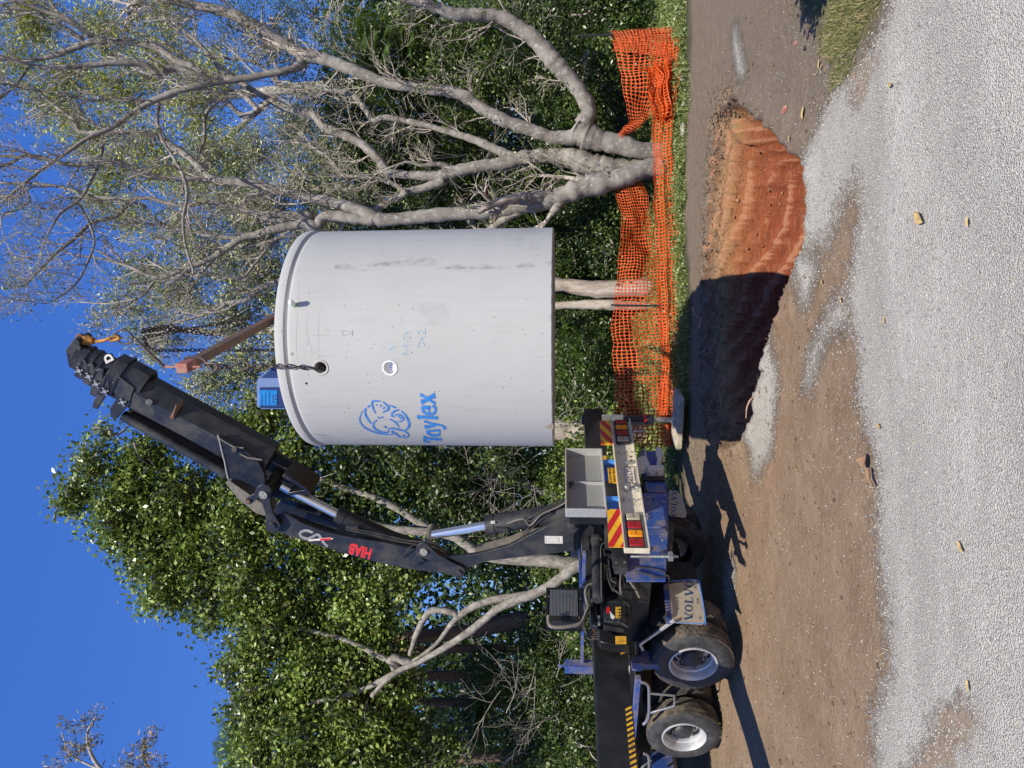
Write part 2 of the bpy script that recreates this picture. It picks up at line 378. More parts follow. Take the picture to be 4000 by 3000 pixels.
spm=mask(attr('spill'),48,1.5,.22)
speck=math_(nt,'MULTIPLY',math_(nt,'GREATER_THAN',sep.outputs[1],.955),math_(nt,'SUBTRACT',1,edge))
speck=math_(nt,'MULTIPLY',speck,math_(nt,'MULTIPLY',attr('near'),ramp(nt,noise(nt,1.3,4,.6,co),[(.4,.2),(.6,1.0)])))
c1=mix(nt,speck,dirt,(.45,.44,.42))
gfac=math_(nt,'MAXIMUM',gm,math_(nt,'MULTIPLY',spm,.9))
bare=mask(attr('bare'),6,.7,.08)
gfac=math_(nt,'MULTIPLY',gfac,math_(nt,'SUBTRACT',1,math_(nt,'MULTIPLY',bare,.85)))
top=mix(nt,gfac,c1,grav)
gr=mix(nt,noise(nt,8,5,.6,co),(.075,.085,.025),(.20,.16,.085))
top=mix(nt,mask(attr('grass'),5,.8,.1),top,gr)
weed=mix(nt,noise(nt,7,5,.6,co),(.03,.045,.015),(.10,.085,.05))
top=mix(nt,mask(attr('weed'),3,.5,.1),top,weed)
# the cut through the soil: brown topsoil, ochre band, red clay
sx=nt.nodes.new('ShaderNodeSeparateXYZ'); nt.links.new(co,sx.inputs[0])
hz=math_(nt,'ADD',sx.outputs[2],math_(nt,'MULTIPLY',math_(nt,'SUBTRACT',noise(nt,3,8,.7,co),.5),.30))
cut=ramp(nt,math_(nt,'MULTIPLY',math_(nt,'ADD',hz,1.0),1.0,True),[(.0,(.205,.050,.021)),(.3,(.24,.062,.025)),(.55,(.26,.086,.034)),(.70,(.29,.145,.062)),(.80,(.29,.185,.09)),(.90,(.16,.11,.07)),(1,(.14,.10,.068))])
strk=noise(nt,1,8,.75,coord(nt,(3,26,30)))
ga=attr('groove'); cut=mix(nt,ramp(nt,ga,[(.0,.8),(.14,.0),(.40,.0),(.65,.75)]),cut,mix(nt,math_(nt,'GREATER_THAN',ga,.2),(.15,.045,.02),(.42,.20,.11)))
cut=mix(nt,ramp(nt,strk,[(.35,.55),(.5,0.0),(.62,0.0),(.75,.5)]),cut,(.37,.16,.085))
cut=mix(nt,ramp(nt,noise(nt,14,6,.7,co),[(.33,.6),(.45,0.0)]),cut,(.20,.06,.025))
# topsoil brown painted over the clay at left, standing in for shade
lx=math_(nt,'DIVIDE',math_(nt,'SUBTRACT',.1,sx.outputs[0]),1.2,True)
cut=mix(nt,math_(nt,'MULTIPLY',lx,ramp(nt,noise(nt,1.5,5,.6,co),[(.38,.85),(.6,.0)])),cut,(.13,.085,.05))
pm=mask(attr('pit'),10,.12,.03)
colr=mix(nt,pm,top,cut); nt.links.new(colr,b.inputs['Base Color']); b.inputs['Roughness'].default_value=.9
b.inputs['Specular IOR Level'].default_value=.25
# relief
hg=math_(nt,'MULTIPLY',math_(nt,'SUBTRACT',.55,math_(nt,'MULTIPLY',edge,.55)),math_(nt,'MULTIPLY',gfac,math_(nt,'SUBTRACT',1,pm)))
hg=math_(nt,'ADD',hg,math_(nt,'MULTIPLY',noise(nt,5,8,.75,co),math_(nt,'SUBTRACT',3.0,math_(nt,'MULTIPLY',gfac,3))))
hg=math_(nt,'ADD',hg,math_(nt,'MULTIPLY',dn2,math_(nt,'SUBTRACT',1.0,math_(nt,'MULTIPLY',gfac,.8))))
bump(nt,b,hg,.9,.02)
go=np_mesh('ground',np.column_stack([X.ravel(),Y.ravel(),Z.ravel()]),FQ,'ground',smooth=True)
tag(go,'brown dirt, pale gravel and the open pit',kind='structure')
def setattr_(n,arr):
    a=go.data.attributes.new(n,'FLOAT','POINT'); a.data.foreach_set('value',np.clip(arr,0,1).astype(np.float32).ravel())
d2=lambda s,w=.5: .5+s/(2*w)
S_G=sdf(GRAV,X,Y); S_P=sdf(PIT,X,Y)
setattr_('gravel',d2(S_G,.45)); sp=np.max([d2(sdf(q,X,Y),.22) for q in SPILL],0); setattr_('spill',sp-.03)
setattr_('clay',d2(sdf(CLAY,X,Y),.6)-.12); setattr_('grass',d2(sdf(GRASSP,X,Y),.5)); setattr_('weed',.5+(Y-11.9+.35*np.sin(X*1.3))/2.0)
setattr_('bare',np.max([d2(sdf(q,X,Y),.3) for q in BARE],0)+.10)
setattr_('pit',d2(S_P+.16*fbm(X*2.5,Y*2.5,4)+.10*fbm(X*8,Y*8,3),.35)-.02)
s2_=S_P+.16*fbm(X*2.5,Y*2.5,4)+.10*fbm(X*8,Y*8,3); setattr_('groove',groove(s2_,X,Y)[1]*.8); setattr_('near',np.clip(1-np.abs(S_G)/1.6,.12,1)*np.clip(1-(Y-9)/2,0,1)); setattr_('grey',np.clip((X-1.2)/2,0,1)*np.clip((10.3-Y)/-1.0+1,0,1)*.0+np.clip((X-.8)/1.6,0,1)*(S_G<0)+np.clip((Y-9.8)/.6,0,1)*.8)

def ground_at(x,y): return groundz(np.array([float(x)]),np.array([float(y)]))[0]
# stray stones, straw and clods as real geometry
def scatter(n,x0,x1,y0,y1,keep):
    px=rng.uniform(x0,x1,n); py=rng.uniform(y0,y1,n); k=keep(px,py); return px[k],py[k]
def stones(name,px,py,smin,smax,mat,label):
    ico=np.array([(0,0,1),(.894,0,.447),(.276,.851,.447),(-.724,.526,.447),(-.724,-.526,.447),(.276,-.851,.447),(.724,.526,-.447),(-.276,.851,-.447),(-.894,0,-.447),(-.276,-.851,-.447),(.724,-.526,-.447),(0,0,-1)])
    fc=np.array([(0,1,2),(0,2,3),(0,3,4),(0,4,5),(0,5,1),(1,6,2),(2,7,3),(3,8,4),(4,9,5),(5,10,1),(6,7,2),(7,8,3),(8,9,4),(9,10,5),(10,6,1),(11,7,6),(11,8,7),(11,9,8),(11,10,9),(11,6,10)])
    n=len(px); pz=groundz(px,py); s=rng.uniform(smin,smax,n)*rng.uniform(.6,1.3,n)
    a=rng.uniform(0,6.28,n); sc=np.column_stack([rng.uniform(.8,1.4,n),rng.uniform(.7,1.1,n),rng.uniform(.4,.8,n)])*s[:,None]
    v=ico[None]*rng.uniform(.75,1.2,(n,12,1))*sc[:,None]
    c,q=np.cos(a)[:,None],np.sin(a)[:,None]; x=v[...,0]*c-v[...,1]*q; y=v[...,0]*q+v[...,1]*c
    V=np.stack([x+px[:,None],y+py[:,None],v[...,2]+pz[:,None]+.25*s[:,None]],-1).reshape(-1,3)
    Fq=(fc[None]+12*np.arange(n)[:,None,None]).reshape(-1,3)
    return tag(np_mesh(name,V,Fq,mat),label,kind='stuff')
def island_mat(name,stops,rough=.7,transl=0,spec=.5):
    m,nt,b=newmat(name); g=nt.nodes.new('ShaderNodeNewGeometry'); c=ramp(nt,g.outputs['Random Per Island'],stops); at=nt.nodes.new('ShaderNodeAttribute'); at.attribute_name='tone'; mm=nt.nodes.new('ShaderNodeVectorMath'); mm.operation='SCALE'; nt.links.new(c,mm.inputs[0]); nt.links.new(math_(nt,'ADD',at.outputs['Fac'],1.0),mm.inputs[3]); c=mm.outputs[0]; nt.links.new(c,b.inputs['Base Color']); b.inputs['Roughness'].default_value=rough
    b.inputs['Specular IOR Level'].default_value=spec
    if transl:
        t=nt.nodes.new('ShaderNodeBsdfTranslucent'); nt.links.new(mix(nt,.5,c,(.25,.35,.02)),t.inputs[0]); ms=nt.nodes.new('ShaderNodeMixShader'); ms.inputs[0].default_value=transl
        out=nt.nodes['Material Output']; nt.links.new(b.outputs[0],ms.inputs[1]); nt.links.new(t.outputs[0],ms.inputs[2]); nt.links.new(ms.outputs[0],out.inputs[0])
    MAT[name]=m; return m
island_mat('loose_stone',[(0,(.20,.195,.18)),(.35,(.30,.29,.265)),(.65,(.36,.345,.315)),(.82,(.38,.32,.25)),(1,(.46,.44,.40))])
island_mat('clod',[(0,(.09,.06,.038)),(.5,(.16,.11,.07)),(.85,(.22,.155,.10)),(1,(.27,.16,.09))],.95)
island_mat('straw',[(0,(.10,.06,.03)),(.5,(.30,.22,.12)),(1,(.50,.40,.22))],.8)
gk=lambda px,py:(rng.random(len(px))<np.clip(.07+1.1*np.exp(-np.abs(sdf(GRAV,px,py))/.10)+1.6*np.max([np.clip(.5+sdf(q,px,py)/.3,0,1) for q in SPILL],0),0,1)*np.where(sdf(GRAV,px,py)>.3,.0,1))&(sdf(PIT,px,py)<-.02)
px,py=scatter(60000,-4.4,3.6,4.0,9.6,gk); stones('loose_gravel',px,py,.0035,.0085,'loose_stone','loose pale gravel stones strewn over the brown dirt')
def front(px,py): return (sdf(GRAV,px,py)>.02)&(rng.random(len(px))<.9)
px,py=scatter(50000,-2.9,3.4,3.1,6.3,front); stones('gravel_stones',px,py,.0035,.0075,'loose_stone','pale grey crushed gravel covering the foreground')
ck=lambda px,py:(sdf(GRAV,px,py)<0)&((rng.random(len(px))<.15)|(np.abs(sdf(PIT,px,py)+.1)<.3)&(py>8.5))&(sdf(PIT,px,py)<.6)
px,py=scatter(17000,-4.5,4.4,4.2,11.6,ck); stones('soil_clods',px,py,.005,.018,'clod','crumbly brown clods of soil around the pit and over the dirt')
ck=lambda px,py:(py>8.7)&(sdf(PIT,px,py)>-.22)&(sdf(PIT,px,py)<.16)&(vn(px*3,py*3)>.5)
px,py=scatter(5200,-1,4.2,8.6,10.9,ck); stones('rim_clods',px,py,.008,.030,'clod','broken clumps of topsoil along the far rim of the pit')
ck=lambda px,py:(py>8.9)&(sdf(PIT,px,py)>.25)&(sdf(PIT,px,py)<1.1)&(vn(px*2+5,py*3)>.62)
island_mat('clay_lump',[(0,(.14,.045,.018)),(.5,(.26,.085,.03)),(1,(.36,.19,.09))],.9)
px,py=scatter(420,-.6,3.8,8.6,10.3,ck); stones('clay_crumbs',px,py,.008,.028,'clay_lump','orange clay crumbs stuck to the far wall of the pit')
def blades(n,x0,x1,y0,y1,keep,ln,wd,up):
    px,py=scatter(n,x0,x1,y0,y1,keep); n=len(px); pz=groundz(px,py); a=rng.uniform(0,6.28,n); l=rng.uniform(.4,1,n)*ln; e=rng.uniform(up[0],up[1],n)
    d=np.column_stack([np.cos(a)*np.cos(e),np.sin(a)*np.cos(e),np.sin(e)]); s=np.column_stack([-np.sin(a),np.cos(a),np.zeros(n)])*wd
    p=np.column_stack([px,py,pz+.004]); V=np.stack([p-s,p+s,p+d*l[:,None]+s*.3,p+d*l[:,None]-s*.3],1)
    V[:,2:,2]+= .002; return V.reshape(-1,3),np.arange(4*n).reshape(-1,4)
V,Fq=blades(5200,-4.6,4.4,3.4,11,lambda x,y:(sdf(PIT,x,y)<0)&(rng.random(len(x))<np.where(sdf(GRAV,x,y)>0,.015,.75)),.075,.0028,(0,.25))
tag(np_mesh('leaf_litter',V,Fq,'straw'),'straw, bark and twig scraps littering the brown dirt',kind='stuff')
island_mat('lawn',[(0,(.08,.11,.02)),(.4,(.17,.21,.045)),(.6,(.33,.27,.12)),(1,(.46,.37,.19))],.7,.25)
V,Fq=blades(52000,1.4,4.2,3.6,7.2,lambda x,y:(sdf(GRASSP,x,y)+.5*fbm(x*3,y*3,3)>.02)&(fbm(x*4+9,y*4,3)>-.12),.055,.0028,(.1,1.3))
tag(np_mesh('lawn_grass',V,Fq,'lawn'),'dry patchy lawn grass beside the gravel at the right',kind='stuff')
# ================================================================ TANK
TD=7.6; TR=1.2; TCX=.512; TZ0=2.205; TZ1=4.90
tank=empty('septic_tank',(TCX,TD,TZ0),label='big pale grey concrete cylinder hanging from the crane over the pit',cat='concrete tank')
m,nt,b=newmat('concrete'); MAT['concrete']=m; co=coord(nt)
n1=noise(nt,2.2,8,.6,co); n2=noise(nt,1,8,.7,coord(nt,(26,26,1.2))); n3=noise(nt,60,4,.6,co)
c=mix(nt,n1,(.395,.395,.385),(.465,.465,.455)); c=mix(nt,ramp(nt,n2,[(.35,.22),(.50,0.0)]),c,(.34,.335,.33))
st=noise(nt,1,6,.75,coord(nt,(9,9,.8))); c=mix(nt,ramp(nt,st,[(.60,0.0),(.72,.4)]),c,(.32,.315,.30))
vo=N(nt,'ShaderNodeTexVoronoi',Scale=24.0); nt.links.new(co,vo.inputs['Vector']); sp=nt.nodes.new('ShaderNodeSeparateColor'); nt.links.new(vo.outputs['Color'],sp.inputs[0])
pit=math_(nt,'MULTIPLY',math_(nt,'LESS_THAN',vo.outputs['Distance'],.15),math_(nt,'GREATER_THAN',sp.outputs[0],.86))
c=mix(nt,math_(nt,'MULTIPLY',pit,.8),c,(.09,.085,.08))
stain=noise(nt,1.3,5,.6,coord(nt,(1,1,1))); c=mix(nt,ramp(nt,stain,[(.62,0.0),(.70,.45)]),c,(.31,.305,.30))
# long scraped marks down one side (a stain with its own shape)
sx=nt.nodes.new('ShaderNodeSeparateXYZ'); nt.links.new(co,sx.inputs[0])
scr=noise(nt,1,9,.85,coord(nt,(14,14,5)))
ln=math_(nt,'ADD',sx.outputs[0],math_(nt,'MULTIPLY',math_(nt,'SUBTRACT',noise(nt,1.1,3,.5,co),.5),.35))
band=math_(nt,'SUBTRACT',1,math_(nt,'MULTIPLY',math_(nt,'ABSOLUTE',math_(nt,'SUBTRACT',ln,.66)),22),True)
zb=math_(nt,'MULTIPLY',math_(nt,'LESS_THAN',sx.outputs[2],2.15),math_(nt,'LESS_THAN',sx.outputs[1],0))
scm=math_(nt,'MULTIPLY',math_(nt,'MULTIPLY',band,zb),ramp(nt,scr,[(.47,0.0),(.58,.85)])); c=mix(nt,scm,c,(.17,.17,.165))
nt.links.new(c,b.inputs['Base Color']); b.inputs['Roughness'].default_value=.85
bump(nt,b,math_(nt,'ADD',n3,math_(nt,'MULTIPLY',n2,2)),.22,.006)
# shell with a hollow underside, holes bored where the chains and pipe pass
def on_tank(ix,iy):
    d=ray(ix,iy); ox,oy=-TCX,-TD; A=d[0]**2+d[1]**2; B=2*(d[0]*ox+d[1]*oy); C=ox*ox+oy*oy-TR*TR
    t=(-B-math.sqrt(B*B-4*A*C))/(2*A); p=CAM+d*t; return math.atan2(p[0]-TCX,-(p[1]-TD)),p[2]-TZ0   # angle from the camera side, height
def TS(a,z,off=0): return (( TR+off)*math.sin(a),-(TR+off)*math.cos(a),z)
H=TZ1-TZ0
sh=MB(); n=160
prof=[(1.08,0.02),(1.08,1.2),(0.0,1.2)]
outer=[(1.188,-.004),(TR,.008)]+[(TR,z) for z in np.linspace(.08,H-.17,26)]+[(TR-.002,H-.15),(TR-.008,H-.135),(TR-.002,H-.12),(TR+.012,H-.10),(TR+.014,H-.05),(TR+.002,H-.012),(TR-.03,H),(0.9,H+.03),(.5,H+.05),(0.001,H+.055)]
secs=[]
for r,z in [(0.001,H-.18),(1.08,H-.18),(1.085,.0)]+outer:
    secs.append([np.array((r*math.sin(2*math.pi*i/n),-r*math.cos(2*math.pi*i/n),z-(.0 if z>.05 else .0015*math.sin(i*1.9)*(r>1.1)))) for i in range(n)])
sh.loft(secs,cap=False); shell=sh.build('tank_shell','concrete',tank,ang=30)
# bore the two holes with a boolean cutter
holes=[on_tank(1253,1436),on_tank(1523,1437),on_tank(1197,1498)]
hr=[.062,.066,.014]
cut=MB()
for (a,z),r in zip(holes,hr): cut.cyl(TS(a,z,.2),TS(a,z,-.3),r,r,24)
co_=cut.build('cutter','black_hole',tank); co_.hide_render=True
md=shell.modifiers.new('bool','BOOLEAN'); md.operation='DIFFERENCE'; md.object=co_; md.solver='EXACT'
dg=bpy.context.evaluated_depsgraph_get(); me2=bpy.data.meshes.new_from_object(shell.evaluated_get(dg)); shell.modifiers.clear(); shell.data=me2; bpy.data.objects.remove(co_)
me2.set_sharp_from_angle(angle=math.radians(30))
for i,((a,z),r) in enumerate(zip(holes[:2],hr)):
    g=MB(); d=np.array(TS(a,0,0))/TR; d[2]=0
    if i==0: g.lathe([(-.09,r-.006),(-.004,r-.006),(.004,r-.002),(.006,r+.012),(.001,r+.018)],np.array(TS(a,z,0)),d,28); g.build('hole_rim','concrete',tank)
    else:
        g.lathe([(-.07,r-.003),(.006,r-.003),(.006,r+.008),(-.002,r+.008)],np.array(TS(a,z,0)),d,28); g.build('hole_rim','pvc_white',tank)
        g=MB(); g.cyl(np.array(TS(a,z,-.05)),np.array(TS(a,z,-.07)),r-.004,n=28); bl=g.build('hole_plug','pvc_white',tank)
        g=MB(); dd=d; sd=np.array((math.cos(a),math.sin(a),0))
        fn=lambda x,y: np.array(TS(a,z,-.049))+sd*x+np.array((0,0,y)); text_mesh('-11-',.05,fn,g); g.build('lettering','panel_mark',tank)
# plug peg with green band and white cap
a,z=on_tank(1150,1192); d=np.array(TS(a,0,0))/TR; p=np.array(TS(a,z,0)); g=MB(); g.cyl(p-d*.02,p+d*.045,.022,n=18); pg=g.build('pipe_stub','cap_green',tank)
g=MB(); g.cyl(p+d*.04,p+d*.085,.027,n=20); g.sph(p+d*.085,.027,16,8); g.build('pipe_cap','pvc_white',pg)
a,z=on_tank(1139,1382); g=MB(); p=np.array(TS(a,z,0)); d=np.array(TS(a,0,0))/TR; g.cyl(p-d*.002,p+d*.003,.016,n=14); g.build('filled_hole','dark_scuff',tank)
# spray stencil emblem and lettering, traced on the curved wall
def TM(off=.003):
    def fn(ix,iy):
        a,z=on_tank(ix,iy); return TS(a,z,off)
    return fn
def sprmat(nm,lo,hi,al):
    m,nt,b=newmat(nm); MAT[nm]=m; co=coord(nt); x=noise(nt,55,6,.75,co); y=noise(nt,14,5,.6,co)
    nt.links.new(ramp(nt,y,[(.3,(.012,.15,.55)),(.7,(.045,.29,.72))]),b.inputs['Base Color']); b.inputs['Roughness'].default_value=.8
    nt.links.new(ramp(nt,x,[(.25,lo),(.6,hi)]),b.inputs['Alpha'])
sprmat('spray_blue',.55,1.0,1); sprmat('spray_mist',.0,.30,1)
fn=TM(); fm=TM(.0015); mist=[]; s4=400/1270
def E4(*pts): return [(1350+s4*x,1500+s4*y) for x,y in pts]
g=MB()
for pts,wd in [(E4((210,330),(180,400),(175,450),(200,500),(240,540),(330,585),(420,612),(520,625),(600,622)),5),(E4((305,262),(270,290)),5.5),(E4((243,300),(240,345),(255,400),(285,450),(315,490)),6.5),
  (E4((245,298),(252,330)),7),(E4((372,362),(345,310),(330,250),(335,215),(380,210),(438,212)),6),(E4((462,218),(505,255),(535,285),(525,315),(490,335),(458,350)),6.5),
  (E4((390,248),(385,270)),5),(E4((447,258),(428,282)),5),(E4((490,285),(460,305)),5),(E4((550,262),(590,280),(632,298)),5),(E4((668,318),(610,335),(575,365),(575,410)),6.5),
  (E4((688,332),(740,385),(778,450),(788,510),(770,545),(738,575)),7.5),(E4((600,412),(615,385),(660,378),(690,390),(720,430),(690,460),(642,468)),5),(E4((670,390),(650,412)),4.5),(E4((695,412),(672,432)),4.5),
  (E4((540,432),(600,460),(640,500),(662,540)),5),(E4((390,445),(352,475),(342,515),(370,560),(420,585),(480,598),(525,600)),6),(E4((398,405),(428,430)),4.5),(E4((442,400),(466,422)),5),
  (E4((472,522),(515,542)),5),(E4((525,598),(535,560),(570,545),(640,560),(720,580),(770,612),(776,645),(745,662),(715,668)),5),(E4((570,600),(620,610),(650,640),(690,660)),6),(E4((590,570),(570,598)),7),(E4((700,640),(735,632)),4),(E4((703,652),(728,648)),3)]:
    stroke(g,pts,wd,fn,True,4); mist.append((pts,wd*2.0,True))
g.build('emblem','spray_blue',tank)
g=MB()
L=[ (E4((1190,685),(970,672)),9),(E4((962,648),(985,668),(968,690),(985,712),(1045,716)),6),(E4((962,650),(995,655)),6),                       # T
  (E4((1165,570),(1010,585)),8),(E4((1005,600),(1060,630),(1120,635),(1170,622)),9),(E4((1005,575),(1008,600)),5),(E4((1168,565),(1165,620)),4),     # a
  (E4((985,540),(1050,520),(1110,505)),11),(E4((985,460),(1080,490),(1180,510),(1215,525),(1240,550)),7),(E4((1240,552),(1205,556)),6),(E4((980,505),(990,550)),5),(E4((980,450),(985,480)),5), # y
  (E4((885,402),(1010,412),(1135,418)),11),(E4((890,398),(912,435)),5),(E4((1132,398),(1138,438)),5),                                           # l
  (E4((1035,265),(1035,300),(990,295),(955,285),(960,330),(1000,365),(1060,372),(1110,350),(1110,290),(1075,270)),9),(E4((975,275),(1030,290)),8),(E4((1036,275),(1037,362)),6), # e
  (E4((940,230),(1010,190),(1100,140)),14),(E4((935,130),(1010,175),(1110,240)),8),(E4((945,190),(945,255)),5),(E4((930,112),(938,160)),5),(E4((1095,108),(1105,180)),6),(E4((1100,210),(1112,258)),5)]   # x
for pts,wd in L: stroke(g,pts,wd,fn,False,4); mist.append((pts,wd*1.7,False))
g.build('lettering','spray_blue',tank)
g=MB()
for pts,wd,tp in mist: stroke(g,pts,wd,fm,tp,4)
g.build('overspray','spray_mist',tank,smooth=False)
c1=lambda *q:[(900+.6329*x,850+.6329*y) for x,y in q]
g=MB()
for ci_,pts in enumerate([c1((1020,822),(972,820)),c1((972,820),(1018,795)),c1((1018,795),(970,790)),
  c1((1072,850),(1068,838),(1082,834),(1090,846),(1078,853)),c1((1090,846),(1118,840)),c1((1092,822),(1092,806)),c1((1070,800),(1068,788),(1082,786),(1088,796),(1074,802)),c1((1088,792),(1118,788)),c1((1092,776),(1092,762)),
  c1((1075,752),(1068,742),(1078,732),(1112,750)),c1((1112,750),(1110,730)),c1((1070,722),(1095,712)),c1((1095,722),(1092,704)),c1((1072,708),(1118,706)),
  c1((1155,804),(1200,800)),c1((1155,806),(1165,775),(1190,772),(1200,800)),c1((1162,762),(1182,750)),c1((1182,760),(1180,735)),c1((1165,742),(1205,738)),c1((1166,722),(1160,705),(1175,700),(1202,722)),c1((1202,722),(1203,684))]):
    if ci_ in (3,15): g.build('chalk_writing','chalk_blue',tank); g=MB()
    stroke(g,pts,1.6,fn,False,3)
g.build('chalk_writing','chalk_blue',tank)
# pressed mark and pencil scratches
g=MB()
for pts,wd in [(c1((692,692),(690,730)),2),(c1((692,730),(752,712)),1.6),(c1((752,692),(752,735)),2.4),(c1((692,692),(752,712)),1.2),(c1((490,728),(615,727)),2.4),(c1((575,690),(620,690)),1.8),(c1((545,560),(543,700),(546,850)),.9),(c1((420,390),(418,500),(425,560)),.9),(c1((415,560),(405,760),(415,890)),1.0),(c1((480,600),(470,700),(500,820),(500,860)),1.0),(c1((520,880),(560,852),(610,855),(655,850)),1.0),(c1((495,1335),(560,1342),(600,1345)),4)]:
    g=MB(); stroke(g,pts,wd*.7,fn,True,3); g.build('scratch_mark','dark_scuff',tank)
# chip out of the foot of the wall
a,z=on_tank(2154,1665); g=MB(); g.add([TS(a-.05,.0,.004),TS(a-.035,.045,.004),TS(a-.005,.075,.004),TS(a+.02,.05,.004),TS(a+.05,-.002,.004),TS(a,-.01,.004)],[(0,1,2,3,4,5)]); g.build('chip','timber_pad',tank)
# blue blower box standing on the lid
bx=MB()
BY=6.75
def bq(ix,iy,Y=BY): return P(ix,iy,Y)-np.array((TCX,TD,TZ0))
zt=bq(1003,1500)[2]; zb=H+.02
def bp(iy): return bq(1050,iy)[0]
x0,x1,x2,x3=bp(1598),bp(1590),bp(1475),bp(1395)
pl=[(x0,-.0,zb),(x0,0,zt-.05),(x0+.03,0,zt),(x2-.04,0,zt),(x2,0,zt-.02),(x3,0,zt-.30),(x3,0,zb)]
bx.prism([(x,BY-TD,z) for x,_,z in pl],(0,.42,0)); box=bx.build('control_box','blower_blue',tank,bevel=.018)
g=MB(); g.prism([(x2-.005,BY-TD-.004,zt-.04),(x3+.01,BY-TD-.004,zt-.31),(x3+.01,BY-TD-.004,zb),(x2-.005,BY-TD-.004,zb)],(0,.02,0)); g.build('side_panel','blower_dark',box)
g=MB(); g.box(((x0+bp(1505))/2-.005,BY-TD-.02,(zt-.03+zb)/2-.02),(abs(bp(1505)-x0)-.03,.05,zt-zb-.02)); g.build('window_frame','blower_dark',box,bevel=.012)
g=MB(); cx=(x0+bp(1505))/2-.005; cz=(zt+zb)/2+.01; g.box((cx,BY-TD-.048,cz),(abs(bp(1505)-x0)-.09,.012,(zt-zb)*.62)); wn=g.build('display_window','blower_window',box,bevel=.006)
g=MB()
for k,(a,b_,w_) in enumerate([(-.06,.05,.10),(-.02,.02,.12),(.0,-.01,.14),(-.04,-.04,.08)]): g.box((cx+a*.4,BY-TD-.0555,cz+b_*1.3),(w_,.002,.008))
for k in range(3): g.box((cx-.05+k*.035,BY-TD-.0555,cz-.075),(.018,.002,.018))
g.build('panel_print','panel_mark',box)
# ================================================================ LIFTING GEAR
NE=np.array((.15,6.36,5.80)); FE=np.array((.92,8.72,5.80))
bd=(FE-NE)/np.linalg.norm(FE-NE)
sb=empty('spreader_beam',tuple((NE+FE)/2),label='rusty steel spreader beam with red end slung above the tank',cat='lifting beam')
g=MB(); g.bar(NE+bd*.16,FE,.085,.10); g.build('beam','rust',sb,local=False,bevel=.006)
g=MB(); g.bar(NE,NE+bd*.18,.10,.115); g.build('end_sleeve','rust_red',sb,local=False,bevel=.006)
g=MB(); g.bar(NE+bd*.06+np.array((0,0,.05)),NE+bd*.06+np.array((0,0,.19)),.06,.022); g.bar(NE+bd*.06-np.array((0,0,.05)),NE+bd*.06-np.array((0,0,.17)),.06,.022); g.build('lug','rust_red',sb,local=False,bevel=.005)
g=MB(); g.bar(FE-bd*.06+np.array((0,0,.05)),FE-bd*.06+np.array((0,0,.19)),.06,.022); g.bar(FE-bd*.06-np.array((0,0,.05)),FE-bd*.06-np.array((0,0,.17)),.06,.022)
c_=(NE+FE)/2; g.bar(c_+np.array((0,0,.05)),c_+np.array((0,0,.15)),.10,.022); g.build('lug','rust',sb,local=False,bevel=.005)
link=MB(); link.ring((0,0,0),(0,1,0),.0155,.0055,14,6,1.75,major=(0,0,1)); LM=link
def chain(name,pts,label,group=None,r=1.0,step=.045,cat='chain'):
    """every link a torus, quarter-turned from the last, merged as one chain"""
    pts=catmull(pts,12) if len(pts)>2 else np.array([np.array(pts[0])*(1-t)+np.array(pts[1])*t for t in np.linspace(0,1,60)])
    d=np.r_[0,np.cumsum(np.linalg.norm(np.diff(pts,axis=0),axis=1))]; s=np.arange(0,d[-1],step*r)
    q=np.column_stack([np.interp(s,d,pts[:,i]) for i in range(3)]); t=np.gradient(q,axis=0) if len(q)>2 else np.array([pts[-1]-pts[0]]*len(q))
    g=MB(); 
    for i,(p,tt) in enumerate(zip(q,t)):
        dd,a,b_=basis(tt,(0.3,.2,1)); ax=a if i%2 else b_
        ang=.25*math.sin(i*2.1); ax2=math.cos(ang)*ax+math.sin(ang)*np.cross(dd,ax)
        g.ring(p,ax2,.0185*r,.0062*r,12,6,1.62,major=dd)
    e=empty(name,tuple(pts[0]),label=label,cat=cat,group=group); g.build('chain_links','chain_steel',e,local=False,ang=60); return e
HK=P(560,1322,7.55)            # big ring under the hook
T0=NE+bd*.06+np.array((0,0,.19)); 
chain('lifting_chain',[HK+np.array((-.02,-.05,.05)),T0+np.array((0,0,.02))],'taut chain from the hook ring to the red near end of the beam',r=1.0)
chain('lifting_chain',[HK+np.array((.02,.05,.0)),FE-bd*.06+np.array((0,0,.2))],'taut chain from the hook ring down to the far end of the beam',r=1.0)
# chain from the near end of the beam down into the hole
a,z=holes[0]; hp=np.array(TS(a,z,.02))+np.array((TCX,TD,TZ0)); hpin=np.array(TS(a,z,-.12))+np.array((TCX,TD,TZ0-.03))
nl=NE+bd*.06-np.array((0,0,.16))
cs=P(985,1430,6.36)
e=chain('lifting_chain',[cs,P(1130,1432,6.37),hp+np.array((0,-.01,.05)),hpin],'chain hanging down the front of the tank into its upper hole',r=1.18)
g=MB(); g.ring(P(845,1428,6.35),(.9,.3,0),.062,.011,24,8,1.9,major=(0.1,0,1)); g.build('oval_ring','chain_steel',e,local=False)
g=MB()
hk=catmull([P(720,1400,6.33),P(752,1395,6.33),P(790,1400,6.33),P(815,1425,6.33),P(835,1450,6.33),P(850,1435,6.33),P(835,1415,6.33)],5); g.tube(hk,[.014]*len(hk),8)
hk=catmull([P(905,1432,6.34),P(930,1420,6.34),P(950,1408,6.34),P(965,1415,6.34),P(972,1432,6.34),P(958,1442,6.34),P(942,1436,6.34)],5); g.tube(hk,[.013]*len(hk),8)
g.tube([P(880,1428,6.34),P(910,1432,6.34)],.012,8); g.build('grab_hook','chain_steel',e,local=False)
chain('slack_chain',[P(560,1290,7.6),P(640,1275,7.9),P(750,1285,8.0),P(850,1297,8.0),P(872,1300,8.0)],'outer strand of the bunched slack chain hanging right of the taut chain',group='slack chains hanging from the hook ring',r=1.1)
